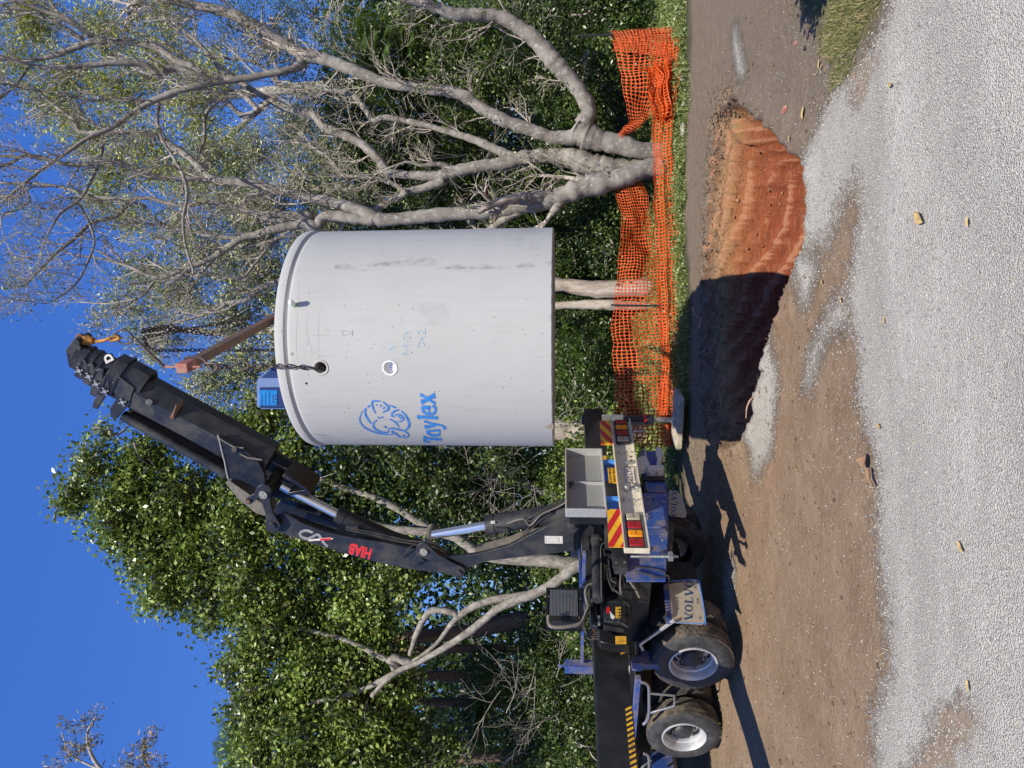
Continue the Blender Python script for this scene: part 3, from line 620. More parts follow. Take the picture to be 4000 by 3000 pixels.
chain('slack_chain',[P(560,1295,7.62),P(640,1288,7.85),P(750,1298,8.02),P(855,1310,8.05)],'inner strand of the bunched slack chain, nearer the middle of the beam',group='slack chains hanging from the hook ring',r=1.1)
chain('slack_chain',[HK,P(600,1365,7.9),P(750,1368,8.3),P(1065,1368,8.5),P(1130,1368,8.5)],'long dark chain hanging straight down behind the beam, left of its middle',r=1.1)
chain('slack_chain',[FE-bd*.5-np.array((0,0,.05)),FE-bd*.5-np.array((0,0,.95))],'short dark chain hanging from the far half of the beam',r=1.1)
chain('slack_chain',[FE-bd*.06-np.array((0,0,.15)),FE-bd*.06-np.array((0,0,.95))],'short dark chain hanging from the far end of the beam',r=1.1)
# ================================================================ CRANE TRUCK
TO=np.array((-1.095,8.12,0.0)); TA=math.atan2(.502,-.865); tc,ts=math.cos(TA),math.sin(TA)
def T2W(p): return np.array((TO[0]+tc*p[0]-ts*p[1],TO[1]+ts*p[0]+tc*p[1],p[2]))
def W2T(p): q=np.array(p)-TO; return np.array((tc*q[0]+ts*q[1],-ts*q[0]+tc*q[1],q[2]))
LX=np.array((tc,ts,0)); LY=np.array((-ts,tc,0))
def tx(p,X): return W2T(plane_hit(p[0],p[1],T2W((X,0,0)),LX))
def ty(p,Y): return W2T(plane_hit(p[0],p[1],T2W((0,Y,0)),LY))
def tz(p,Z): return W2T(G(p[0],p[1],Z))
c5=lambda x,y:(2100+.3616*x,1600+.3616*y)
c6=lambda x,y:(2100+.5424*x,2100+.5424*y)
c7=lambda x,y:(2150+.3316*x,2050+.3316*y)
truck=empty('crane_truck',tuple(TO),TA,label='rear of a blue and black flatbed truck with a black folding crane lifting the tank',cat='crane truck')
def part(g,name,mat,parent=None,bevel=.004,**k): return g.build(name,mat,parent or truck,bevel=bevel,**k)
# --- chassis, deck
g=MB()
for y in (-.43,.43): g.bb(.35,7.5,y-.04,y+.04,.83,1.10)
for x in (1.1,1.75,2.45,3.2,4.4,5.8): g.bb(x,x+.09,-.4,.4,.86,1.07)
g.bb(.4,.46,-.9,.9,.92,1.1); part(g,'chassis_frame','black_paint')
g=MB(); g.bb(1.95,7.6,-1.18,1.10,1.24,1.31); g.bb(1.95,2.03,-1.18,1.1,1.05,1.24); part(g,'deck','black_paint')
g=MB(); a=ty(c6(705,1030),1.2); b_=ty(c6(742,1030),1.2); g.bb(a[0]-.02,7.6,1.13,1.2,b_[2]-.005,a[2]); part(g,'deck_rail','blue_paint')
g=MB(); a=ty(c6(655,930),1.2); g.bb(a[0]-.08,a[0]+.06,1.10,1.21,1.18,1.30); g.bb(a[0]-.05,a[0]+.03,1.0,1.2,.98,1.2); part(g,'deck_bracket','blue_paint')
g=MB(); g.bb(2.0,7.0,1.06,1.09,1.30,1.42); part(g,'deck_edge','cream')
# axle gear
g=MB()
for x in (1.78,3.17): g.cyl((x,-.9,.6),(x,.95,.6),.10,n=14); g.box((x,0,.6),(.42,.45,.42))
for y in (-.5,.5): g.prism([(1.5,y-.04,.92),(3.45,y-.04,.92),(3.2,y-.04,.7),(1.75,y-.04,.7)],(0,.08,0))
part(g,'axle','black_rubber')
# rear plates in blue
g=MB()
A0=[tx(c5(*q),.38) for q in ((1095,445),(1130,700),(1190,890),(1395,890),(1350,450))]; g.prism(A0,(.02,0,0))
for y in (600,700): pass
part(g,'hitch_plate','blue_paint')
g=MB()
B0=[(.30,tx(c5(1190,905),.30)[1],1.13),(.30,tx(c5(1190,905),.30)[1],.86),(.34,tx(c5(1200,1270),.34)[1],.95),(.34,tx(c5(1200,1270),.34)[1],1.16)]
B0=[tx(c5(*q),.32) for q in ((1130,900),(1410,905),(1410,1272),(1150,1272))]; g.prism(B0,(.02,0,0)); part(g,'rear_plate','blue_paint')
g=MB(); C0=[tx(c5(*q),.36) for q in ((1150,1275),(1415,1272),(1395,1600),(1385,1850),(960,1850),(970,1500))]; g.prism(C0,(.02,0,0)); part(g,'rear_plate','blue_paint')
g=MB()
for q in ((1375,940),(1360,1160),(1355,1345),(1350,1418),(1345,1555),(1190,955),(1185,1135),(1190,1175),(1360,1010),(1200,695),(1290,695)):
    p=tx(c5(*q),.315); g.cyl(p,p-np.array((.018,0,0)),.013,n=6)
part(g,'bolt','steel',bevel=0,split=True)
# --- light bar: a channel
yl,yr=1.19,-1.26; zb0,zt0=1.215,1.465
g=MB(); g.bb(.065,.071,yr,yl,zb0,zt0); part(g,'light_bar','cream',bevel=0).name
lb=truck.children[-1]
g=MB(); g.bb(0,.068,yr,yl,zt0,zt0+.006); g.bb(0,.068,yr,yl,zb0-.006,zb0); g.bb(0.0,.066,yl-.005,yl+.001,zb0,zt0); g.bb(-.001,.004,yr,yl,zb0-.008,zb0+.010); g.bb(-.001,.004,yr,yl,zt0-.004,zt0+.008); part(g,'bar_flange','cream',lb,bevel=0)
def lamp(c,w,h,mat,name):
    g=MB(); g.box((.045,c[1],c[2]),(.05,w+.02,h+.022)); b0=part(g,name,'black_rubber',bevel=.012)
    g=MB(); g.box((.016,c[1],c[2]),(.026,w-.004,h-.006)); part(g,'lens',mat,b0,bevel=.011)
    g=MB(); g.bb(.0,.004,c[1]-w*.32,c[1]+w*.32,c[2]-.002,c[2]+.002); part(g,'lens_seam','black_rubber',b0,bevel=0)
for y0,y1,m_ in ((1120,1198,'clear_lens'),(1205,1290,'red_lens'),(1300,1382,'amber_lens'),(1390,1482,'red_lens'),(112,160,'red_lens'),(168,220,'amber_lens'),(228,285,'red_lens'),(292,348,'clear_lens')):
    xx=1040 if y0>1000 else 910; p0=tx(c5(xx,y0),.02); p1=tx(c5(xx,y1),.02)
    lamp((0,(p0[1]+p1[1])/2,1.335),abs(p0[1]-p1[1])-.014,.155,m_,'tail_light')
g=MB()
for q in ((870,460),(940,460),(1015,460),(930,978),(1005,978),(1085,978)): p=tx(c5(*q),.062); g.cyl(p,p-np.array((.012,0,0)),.013,n=6)
part(g,'bolt','steel',bevel=0,split=True)
g=MB()
for q in ((1008,512),(1010,548),(1245,978)): p=tx(c5(*q),.064); g.cyl(p,p-np.array((.003,0,0)),.014,n=14)
part(g,'bar_hole','black_hole',bevel=0,split=True)
g=MB(); p=tx(c5(985,575),.05); g.box(p,(.05,.035,.075)); part(g,'plate_lamp','steel')
g=MB()
for q in ((965,860),(1080,865)): p=tx(c5(*q),.05); g.cyl(p+np.array((.02,0,0)),p-np.array((.05,0,0)),.030,n=18); g.cyl(p-np.array((.05,0,0)),p-np.array((.06,0,0)),.034,n=18); g.cyl(p+np.array((-.03,-.05,-.01)),p+np.array((-.05,-.05,-.01)),.014,n=12)
p=tx(c5(1020,850),.05); g.box(p,(.03,.03,.06)); part(g,'air_coupling','steel',split=True)
# stray splashes of mud on the bar are dots of real dirt
g=MB()
for q0 in ((970,490),(1040,1000)):
    for i in range(45): p=tx(c5(q0[0]+random.gauss(0,16),q0[1]+random.gauss(0,32)),.0645); r=random.uniform(.0012,.004); g.cyl(p,p-np.array((.0015,0,0)),r,n=5)
part(g,'mud_spots','black_rubber',bevel=0)['kind']='stuff'
# number plate, overtaking sign, hazard boards
def board(name,quad,X,mat,th=.004,parent=None,bev=0):
    g=MB(); pts=[tx(c5(*q),X) for q in quad]; g.prism(pts,(th,0,0)); return part(g,name,mat,parent,bevel=bev),pts
def on_quad(pts,X):
    P0,P1,P2,P3=[np.array(p) for p in pts]  # top-left, top-right, bottom-right, bottom-left as read
    def fn(x,y):
        u=x+.5; v=.5-y; p=(P0*(1-u)+P1*u)*(1-v)+(P3*(1-u)+P2*u)*v; p=p.copy(); p[0]=X; return p
    return fn
np_,pp=board('number_plate',((960,805),(935,615),(1048,612),(1072,808)),.055,'plate_white')
f0=on_quad(pp,.0535); g=MB(); text_mesh('562·LTV',.62,lambda x,y:f0(x*.43,y*1.0+.02),g,bold=.012,spacing=1.0); part(g,'lettering','maroon',np_,bevel=0,smooth=False)
g=MB()
for e in (((-.5,-.5),(.5,-.5)),((-.5,.5),(.5,.5)),((-.5,-.5),(-.5,.5)),((.5,-.5),(.5,.5))): stroke(g,[(e[0][0]*.96,e[0][1]*.92),(e[1][0]*.96,e[1][1]*.92)],.035,lambda x,y:f0(x,y))
stroke(g,[(-.30,-.40),(.30,-.40)],.05,lambda x,y:f0(x,y)); part(g,'plate_border','maroon',np_,bevel=0,smooth=False)
ys,pp=board('warning_plate',((770,790),(755,628),(845,628),(862,795)),.02,'sign_yellow')
f1=on_quad(pp,.0185); g=MB(); text_mesh('DO NOT OVERTAKE',.36,lambda x,y:f1(x*.32,y+.24),g,bold=.014); part(g,'lettering','black_paint',ys,bevel=0,smooth=False); g=MB(); text_mesh('TURNING VEHICLE',.36,lambda x,y:f1(x*.32,y-.22),g,bold=.014); part(g,'lettering','black_paint',ys,bevel=0,smooth=False)
def hazard(quad,X,flip,name='hazard_board'):
    b0,pp=board(name,quad,X,'sign_yellow',.006); f=on_quad(pp,X-.0015); g=MB()
    for k in range(-1,3):
        x0=-.62+k*.5; sh=.55*(1 if flip else -1); pts=[(x0,-.5),(x0+.26,-.5),(x0+.26+sh,.5),(x0+sh,.5)]
        # clip against the board edges in x
        poly=pts
        for sgn,lim in ((1,.5),(-1,.5)):
            out=[]
            for i in range(len(poly)):
                a,b=poly[i],poly[(i+1)%len(poly)]; ia=sgn*a[0]<=lim; ib=sgn*b[0]<=lim
                if ia: out.append(a)
                if ia!=ib: t=(sgn*lim-a[0])/(b[0]-a[0]); out.append((sgn*lim,a[1]+(b[1]-a[1])*t))
            poly=out
            if not poly: break
        if poly and len(poly)>2: g.add([f(*p) for p in poly],[tuple(range(len(poly)))])
    part(g,'red_stripes','sign_red',b0,bevel=0,smooth=False)
hazard(((768,1485),(750,1075),(890,1075),(930,1487)),.02,False)
hazard(((685,378),(670,120),(802,115),(830,380)),.02,True)
g=MB()
for y in (.35,-.35,.95,-.95): g.bb(.03,.07,y-.03,y+.03,1.46,1.62)
part(g,'sign_bracket','blue_light',split=True)
g=MB()
for y0,y1 in ((.31,.33),(-.47,-.42)): g.bb(.1,.4,y0,y1,1.47,1.6)
part(g,'light_stay','blue_light',split=True)
# --- grey toolbox lid leaning behind the bar
q=[(305,435),(310,1097),(740,1055),(690,400)]; pts=[tx(c5(*p),0.0) for p in q]
Y0=(pts[1][1]+pts[2][1])/2; Y1=(pts[0][1]+pts[3][1])/2
g=MB(); g.bb(.10,.112,Y1,Y0,1.62,2.07); tb=part(g,'tool_panel','grey_sheet')
g=MB()
for a in ((Y1-.005,Y1+.018),(Y0-.018,Y0+.005)): g.bb(.0,.115,a[0],a[1],1.618,2.074)
g.bb(-.0,.117,Y1,Y0,2.058,2.076); g.bb(-.0,.117,Y1,Y0,1.612,1.632); ym=tx(c5(500,735),0)[1]; g.bb(.06,.113,ym-.008,ym+.008,1.632,2.058); part(g,'panel_rim','grey_trim',tb)
g=MB(); g.bb(.03,.075,ym+.03,ym+.10,2.01,2.03); g.bb(.03,.04,ym+.03,ym+.10,1.97,2.03); part(g,'latch','black_paint',tb)
g=MB(); g.bb(.12,.24,Y1+.02,Y0-.02,1.62,2.03); part(g,'tool_box','black_paint')
# --- crane base and clutter behind the bar
g=MB(); g.bb(.75,1.72,-.95,.95,1.12,1.42); g.bb(1.22,1.74,-1.22,1.02,1.36,1.78); g.cyl((1.12,0,1.4),(1.12,0,1.82),.26,.22,28); g.cyl((1.12,0,1.78),(1.12,0,1.88),.30,n=28); part(g,'crane_base','black_paint')
a=tx(c6(430,20),.86); b_=tx(c6(435,440),.86)
g=MB(); g.cyl(a,b_,.068,n=24); g.cyl(a+(a-b_)*.03,a+(b_-a)*.05,.085,n=24); g.cyl(b_,b_+(b_-a)*.02,.06,n=24)
for i in range(8): t=i*math.pi/4; d=(b_-a)/np.linalg.norm(b_-a); _,u_,v_=basis(d); p=a+d*.055+.073*(math.cos(t)*u_+math.sin(t)*v_); g.cyl(p,p-d*.07,.009,n=6)
part(g,'slewing_cylinder','dark_grey_paint')
g=MB(); a1=a+np.array((0,.06,.09)); g.prism([tx(c7(*q),.95) for q in ((375,130),(480,30),(600,20),(560,120),(490,170),(480,330),(380,335))],(.12,0,0)); g.prism([tx(c7(*q),.98) for q in ((380,340),(490,320),(500,720),(385,740))],(.05,0,0)); part(g,'slewing_housing','dark_grey_paint')
g=MB(); g.prism([tx(c7(*q),1.02) for q in ((330,250),(345,240),(385,760),(395,1080),(360,1080),(340,700))],(.03,0,0)); part(g,'frame_rail','blue_paint')
# black square plate with two holes
pq=[tx(c7(*q),.30) for q in ((722,270),(905,280),(912,500),(735,490))]; g=MB(); g.prism(pq,(.02,0,0)); g.prism([pq[3],pq[2],pq[2]+np.array((.1,0,-.02)),pq[3]+np.array((.1,0,-.02))],(0,.012,0)); pb=part(g,'black_plate','dark_grey_paint')
g=MB()
for q in ((775,440),(877,440)): p=tx(c7(*q),.297); g.cyl(p,p+np.array((.004,0,0)),.016,n=14)
part(g,'plate_hole','steel',pb,bevel=0,split=True)
# amber marker
g=MB(); g.box(tx(c7(985,303),.31),(.03,.045,.05)); part(g,'marker_light','amber_lens'); g=MB(); g.box(tx(c7(1045,305),.31),(.03,.045,.04)); part(g,'marker_light','clear_lens')
# threaded rod hanging at the near corner
a=tx(c7(945,372),.2); b_=tx(c7(1390,375),.2); g=MB(); g.cyl(a,b_,.016,n=12)
for i in range(46): p=a+(b_-a)*i/46; g.cyl(p,p+(b_-a)*.008,.019,n=12)
g.box(tx(c7(1415,372),.2),(.06,.085,.05)); g.cyl(tx(c7(1440,372),.2),tx(c7(1505,375),.2),.012,n=8); g.cyl(tx(c7(1460,372),.2),tx(c7(1475,372),.2),.02,n=6); part(g,'threaded_rod','steel')
# control box with levers
cbq=[tx(c7(*q),.98) for q in ((598,890),(640,880),(860,905),(900,935),(895,1120),(870,1140),(640,1140),(605,1080))]
g=MB(); g.prism(cbq,(.22,0,0)); cb=part(g,'control_box','dark_grey_paint',bevel=.01)
g=MB()
for k in range(4): p=[tx(c7(*q),.976) for q in ((767,966+k*35),(830,966+k*35),(830,996+k*35),(767,996+k*35))]; g.prism(p,(.002,0,0))
part(g,'label_yellow','hazard_yellow',cb,bevel=0,split=True)
g=MB(); g.prism([tx(c7(*q),.976) for q in ((660,972),(700,970),(702,1040),(662,1040))],(.002,0,0)); part(g,'label_red','sign_red',cb,bevel=0)
g=MB(); g.prism([tx(c7(*q),.976) for q in ((702,1015),(720,1040),(735,1060),(758,1075),(755,1100),(735,1112),(712,1095),(705,1060))],(.002,0,0)); part(g,'label_white','white_paint',cb,bevel=0)
for k in range(5):
    g=MB(); a=tx(c7(850+k*3,985+k*36),.97); b_=tx(c7(812,1000+k*36),.86); g.cyl(a,b_,.006,n=6); g.sph(b_,.012,8,6); part(g,'lever','black_rubber',cb,bevel=0)
g=MB(); g.tube(catmull([tx(c7(*q),.93) for q in ((870,900),(910,935),(945,985),(950,1080),(948,1160),(925,1200),(880,1180),(845,1150))],5),.014,8); part(g,'guard_rail','black_paint',cb,bevel=0)
# bracket with yellow plate at the root of the stabiliser
g=MB(); g.prism([tx(c7(*q),1.12) for q in ((535,1170),(600,1190),(750,1295),(920,1290),(918,1420),(750,1415),(600,1380),(560,1330))],(.12,0,0)); g.prism([tx(c7(*q),1.06) for q in ((500,940),(540,950),(560,1150),(560,1210),(500,1180))],(.15,0,0)); bk=part(g,'stabiliser_bracket','black_paint')
g=MB(); g.prism([tx(c7(*q),1.117) for q in ((765,1312),(893,1312),(895,1403),(767,1405))],(.002,0,0)); part(g,'label_yellow','hazard_yellow',bk,bevel=0,split=True)
g=MB(); g.prism([tx(c7(*q),1.05) for q in ((558,1065),(588,1065),(592,1180),(562,1180))],(.02,0,0)); part(g,'sight_gauge','steel',bk)
# --- stabiliser beam reaching out towards the camera's left
zB0,zB1=1.40,1.765
g=MB(); g.bb(1.30,1.66,.95,4.6,zB0,zB1); st=part(g,'stabiliser_beam','black_paint',bevel=.008)
def stripes(x0y,x1y,n,parent,zc=.0):
    g=MB(); 
    for k in range(n):
        y=x0y+(x1y-x0y)*(k+.0)/n; w=(x1y-x0y)/n*.5; z0,z1=zB0+.012,zB0+.075
        g.add([(1.2985,y,z0),(1.2985,y+w,z0),(1.2985,y+w+.035,z1),(1.2985,y+.035,z1)],[(0,1,2,3)])
    part(g,'hazard_stripes','hazard_yellow',parent,bevel=0,smooth=False)
y0=tx(c6(620,1210),1.3)[1]; y1=tx(c6(640,1659),1.3)[1]; stripes(y0,y1+.9,28,st)
y0=tx(c6(600,785),1.3)[1]; stripes(y0,y0+.10,2,st)
g=MB(); g.cyl((1.48,4.55,1.9),(1.48,4.55,.9),.085,n=20); g.cyl((1.48,4.55,.9),(1.48,4.55,.12),.045,n=16); g.cyl((1.48,4.55,.12),(1.48,4.55,.06),.14,n=20); part(g,'stabiliser_leg','dark_grey_paint')
# far stabiliser with its leg on a timber pad
FX=1.48; lp=tx((2632,1640),FX); FYL=lp[1]
g=MB(); g.bb(1.32,1.64,-1.2,FYL-.1,1.42,1.74); fs=part(g,'stabiliser_beam','black_paint')
g=MB(); g.bb(1.30,1.319,-2.2,-1.25,1.43,1.50); part(g,'hazard_stripes','hazard_yellow',fs,bevel=0)
def lz(ixx): return tx((ixx,1643),FX)[2]
g=MB(); g.cyl((FX,FYL,1.78),(FX,FYL,lz(2548)),.085,n=22); g.cyl((FX,FYL-.0,lz(2548)),(FX,FYL,lz(2554)),.078,n=22); g.bb(FX-.03,FX+.03,FYL+.10,FYL+.12,lz(2520),1.7); lg=part(g,'stabiliser_leg','dark_grey_paint')
g=MB(); g.cyl((FX,FYL,lz(2554)),(FX,FYL,lz(2629)),.045,n=18); part(g,'piston_rod','chrome',lg,bevel=0)
g=MB(); g.cyl((FX,FYL,lz(2511)),(FX,FYL,lz(2524)),.0875,n=22,cap=False); part(g,'label_red','sign_red',lg,bevel=0)
g=MB(); g.cyl((FX,FYL,lz(2628)),(FX,FYL,lz(2634)),.15,n=26); part(g,'foot','steel',lg,bevel=.003)
zf=lz(2634); wp=T2W((FX,FYL,zf))
print('pad',wp,'ground',groundz(np.array([wp[0]]),np.array([wp[1]])))
g=MB(); g.prism([(-.42,-.30,-.10),(.42,-.30,-.10),(.46,-.26,-.10),(.46,.26,-.10),(.42,.30,-.10),(-.42,.30,-.10),(-.46,.26,-.10),(-.46,-.26,-.10)],(0,0,.095))
pad=empty('outrigger_pad',(wp[0]+.02,wp[1]-.05,zf),TA+.25,label='flat timber pad under the far stabiliser foot at the edge of the orange netting',cat='timber pad'); g.build('pad_board','timber_pad',pad,bevel=.012)
g=MB(); g.bb(FX-.3,FX-.18,FYL+.3,FYL+.34,1.1,1.45); a=tx(c5(1030,240),.6); g.cyl(a,tx(c5(1165,238),.6),.022,n=12); part(g,'exhaust_stub','steel')
# --- posts, rail, oil cooler, hoses
g=MB(); a=ty(c6(195,925),.7); b_=ty(c6(430,925),.7); g.bb(a[0]-.06,a[0]+.07,.64,.76,1.3,a[2]); g.cyl((a[0],.7,a[2]),(a[0],.7,a[2]+.07),.012,n=8); g.ring((a[0],.7,a[2]+.06),(0,1,0),.025,.008,12,6); part(g,'stake_post','blue_paint')
g=MB(); r0=ty(c6(318,620),.7); r1=ty(c6(328,900),.7); z_=(r0[2]+r1[2])/2; g.bb(ty(c6(305,110),.7)[0],r1[0],.66,.72,z_-.02,z_+.02); part(g,'rear_rail','blue_paint')
X_=1.0
fr=[tx(c6(*q),X_) for q in ((62,362),(62,600),(320,585),(308,372))]
g=MB(); ya,yb=fr[0][1],fr[1][1]; zt_,zl=fr[0][2],fr[2][2]
g.bb(X_,X_+.16,ya-.01,ya+.025,zl,zt_); g.bb(X_,X_+.16,yb-.07,yb,zl,zt_); g.bb(X_,X_+.16,ya,yb,zt_-.03,zt_); g.bb(X_,X_+.16,ya,yb,zl-.02,zl+.03); g.bb(X_+.1,X_+.16,ya,yb,zl,zt_)
oc=part(g,'oil_cooler','black_paint')
g=MB(); k=20
for i in range(k): z=zl+.05+(zt_-zl-.10)*i/(k-1); g.bb(X_-.004,X_+.1,ya+.03,yb-.08,z-.0045,z+.0045)
part(g,'cooling_fins','steel',oc,bevel=0)['kind']='stuff'
g=MB()
for q in ((80,420),(78,560),(310,440),(300,575)): p=tx(c6(*q),X_-.004); g.cyl(p,p+np.array((.01,0,0)),.008,n=6)
part(g,'bolt','steel',oc,bevel=0,split=True)
def hose(px,X,r,mat='hose_grey',name='hose'):
    XX=X if hasattr(X,'__len__') else [X]*len(px)
    g=MB(); g.tube(catmull([tx(q,x) for q,x in zip(px,XX)],6),r,10); return part(g,name,mat,bevel=0)
hose([c6(78,565),c6(80,610),c6(100,640),c6(170,645),c6(250,635),c6(310,615),c6(345,560),c6(370,490),c6(400,450),c6(440,430)],.92,.021)
hose([c7(505,690),c7(440,720),c7(415,790),c7(425,880),c7(440,950)],.9,.018)
for k in range(5): hose([c7(500-k*6,930+k*4),c7(455-k*8,1000+k*10),c7(375+k*6,1130+k*6),c7(385+k*10,1210+k*16),c7(450,1240+k*26),c7(580,1240+k*26)],.94-.01*k,.009,'black_rubber')
g=MB()
for k in range(4): g.cyl(tx(c7(497,1240+k*30),.94),tx(c7(515,1240+k*30),.94),.013,n=10)
part(g,'copper_fitting','amber_lens',bevel=0,split=True)
hose([c7(835,505),c7(830,600),c7(822,700),c7(832,800)],.5,.012)
hose([c7(850,530),c7(900,600),c7(950,680),c7(1010,770),c7(1050,850)],[.5,.6,.7,.8,.9],.017)
hose([c7(700,515),c7(720,650),c7(780,690),c7(750,760),c7(850,830)],.7,.012,'black_rubber')
hose([c7(980,495),c7(1120,505),c7(1300,540),c7(1370,600)],.34,.008,'black_rubber')
hose([c7(990,540),c7(1150,590),c7(1250,620),c7(1380,600),c7(1400,650)],.33,.009,'black_rubber')
hose([c7(600,850),c7(598,500),c7(600,250),c7(690,190)],.80,.006,'steel','pipe')
hose([c7(660,350),c7(690,450),c7(680,620),c7(740,780)],.8,.01,'black_rubber')
# clutter: valve block
g=MB(); g.box(tx(c7(880,800),.9),(.15,.10,.16)); g.prism([tx(c7(*q),.95) for q in ((660,850),(900,760),(925,900),(680,900))],(.2,0,0)); g.box(tx(c7(740,700),.9),(.1,.12,.1)); part(g,'valve_block','black_paint')
g=MB(); g.bb(.5,1.2,-.9,-.2,1.1,1.6); g.bb(.5,.9,.1,.35,1.47,1.6); part(g,'hydraulic_tank','dark_grey_paint')
# --- wheels
def wheel(x,y,z,R,lug):
    """y = outer face; axis along local y, rim dished inwards"""
    e=bpy.data.objects.new('wheel',None); COL.objects.link(e); e.parent=truck; e.location=(x,y,z)
    W=.275; g=MB(); g.lathe([(-W+.02,R*.58),(-W,R*.70),(-W,R*.88),(-W+.03,R*.97)],(0,0,0),(0,1,0),56)
    g.lathe([(-.03,R*.97),(-.006,R*.90),(.004,R*.80),(.0,R*.68),(-.012,R*.60),(-.03,R*.575)],(0,0,0),(0,1,0),56); g.build('sidewall','tyre_side',e)
    g=MB(); g.lathe([(-W+.03,R*.965),(-W+.05,R*.985),(-.05,R*.985),(-.03,R*.965)],(0,0,0),(0,1,0),56)
    rows=5 if lug else 4
    for j in range(rows):
        y0=-W+.025+(W-.05)*j/rows; y1=-W+.025+(W-.05)*(j+1)/rows; nb=44
        for i in range(nb):
            t=2*math.pi*(i+.5*(j%2))/nb; dt=2*math.pi/nb*(.40 if lug else .475); pts=[]
            for (yy,sk) in ((y0+.004,-.12),(y1-.004 if lug else y1-.011,.12)):
                for s in (-1,1):
                    a=t+s*dt+sk*dt*(1 if lug else .2)
                    for rr in (R*.97,R*1.0-(.006 if j in(0,rows-1) else 0)): pts.append((rr*math.cos(a),yy,rr*math.sin(a)))
            g.add(pts,[(0,1,3,2),(4,6,7,5),(1,5,7,3),(0,4,5,1),(2,3,7,6)])
    g.build('tread','tyre_tread',e,ang=30)
    g=MB(); r=R*.575
    g.lathe([(-.02,r+.012),(.0,r+.008),(.002,r-.004),(-.012,r-.012),(-.05,r-.022),(-.09,r-.028),(-.10,r-.045),(-.16,r-.055),(-.175,r*.80),(-.15,r*.70),(-.125,r*.55),(-.12,r*.42),(-.125,.0)],(0,0,0),(0,1,0),56)
    rim=g.build('rim','alloy',e,ang=30)
    g=MB()
    for i in range(10):
        t=2*math.pi*i/10+.1; c_=np.array((r*.735*math.cos(t),-.155,r*.735*math.sin(t))); rd=np.array((math.cos(t),0,math.sin(t))); tn=np.array((-math.sin(t),0,math.cos(t)))
        sl=np.array((0,-.32,0)); pts=[c_+np.array((0,.012,0))+rd*.020*math.cos(q)+np.array((0,-.008*math.cos(q),0))+tn*.028*math.sin(q) for q in np.linspace(0,2*math.pi,14,endpoint=False)]
        g.add(pts,[tuple(range(14))])
    g.build('rim_hole','black_hole',e,smooth=False)
    g=MB(); g.lathe([(-.13,r*.50),(-.085,r*.46),(-.06,r*.40),(-.05,r*.30),(-.045,.0)],(0,0,0),(0,1,0),30)
    for i in range(10): t=2*math.pi*i/10; p=np.array((r*.56*math.cos(t),-.125,r*.56*math.sin(t))); g.cyl(p,p+np.array((0,.035,0)),.014,n=6)
    g.build('hub','dark_grey_paint',e)
    return e
for x,z,lug in ((1.78,.605,True),(3.17,.585,False)):
    for s in (1,-1):
        e=wheel(x,1.2*s,z,.47,lug); e.rotation_euler=(0,random.uniform(0,2),0 if s>0 else math.pi)
        e=wheel(x,.86*s,z,.47,lug); e.rotation_euler=(0,random.uniform(0,2),0 if s>0 else math.pi)
# --- mudguard and flaps
MX=1.16
fl=[tx(c6(*q),MX) for q in ((945,335),(950,610),(1185,625),(1212,600),(1170,350),(1135,300))]
g=MB(); g.prism(fl,(.006,0,0)); mf=part(g,'mud_flap','stainless',bevel=0)
g=MB(); stroke(g,[(q[1],q[2]) for q in [tx(c6(*q),MX) for q in ((950,606),(1180,620),(1207,596),(1168,355),(1135,305),(940,318))]],.013,lambda y,z:(MX-.002,y,z),k=6); part(g,'flap_border','blue_light',mf,bevel=0)
def serif_text(body,c,rd,up,h,gap,plane,mat,parent,name='lettering'):
    """slab lettering from strokes; glyph box 0..w x 0..1"""
    GL={'V':(1.0,[((.15,1),(.5,0),.26),((.88,1),(.5,0),.12),((0,.97),(.34,.97),.08),((.7,.97),(1.05,.97),.08)]),
        'O':(.95,None),'L':(.8,[((.2,0),(.2,1),.24),((0,.04),(.75,.04),.09),((.0,.96),(.42,.96),.08),((.74,.0),(.74,.3),.09)])}
    g=MB(); x=-sum(GL[ch][0]+gap for ch in body)/2
    for ch in body:
        w_,ss=GL[ch]
        f=lambda px,py: tx((c[0]+h*((x+px)*rd[0]+(py-.5)*up[0]),c[1]+h*((x+px)*rd[1]+(py-.5)*up[1])),plane)
        if ss: 
            for a,b,wd in ss: stroke(g,[a,b],wd,f)
        else:
            t=np.linspace(0,2*math.pi,25); v=[]
            for q in t: v+=[f(.45+.45*math.cos(q),.5+.5*math.sin(q)),f(.45+.22*math.cos(q),.5+.40*math.sin(q))]
            g.add(v,[(2*i,2*i+1,2*i+3,2*i+2) for i in range(24)])
        x+=w_+gap
    part(g,name,mat,parent,bevel=0,smooth=False)
serif_text('VOLVO',c6(1090,448),(.02,-1),(-1,-.10),31,.10,MX-.002,'volvo_blue',mf)
def star(q,r,plane,mat,parent):
    g=MB(); c=c6(*q); pts=[tx((c[0]+(r if i%2==0 else r*.4)*math.cos(i*math.pi/5+.3),c[1]+(r if i%2==0 else r*.4)*math.sin(i*math.pi/5+.3)),plane) for i in range(10)]
    pts.append(tx(c,plane)); g.add(pts,[(i,(i+1)%10,10) for i in range(10)]); part(g,'star','volvo_blue' if mat is None else mat,parent,bevel=0,smooth=False)
for q in ((1135,358),(1152,445),(1155,465),(1172,578),(1112,555)): star(q,8,MX-.002,'hose_grey',mf)
g=MB(); g.prism([tx(c6(*q),MX-.004) for q in ((903,342),(945,318),(968,616),(935,622))],(.012,0,0)); fb_=part(g,'flap_strip','blue_paint')
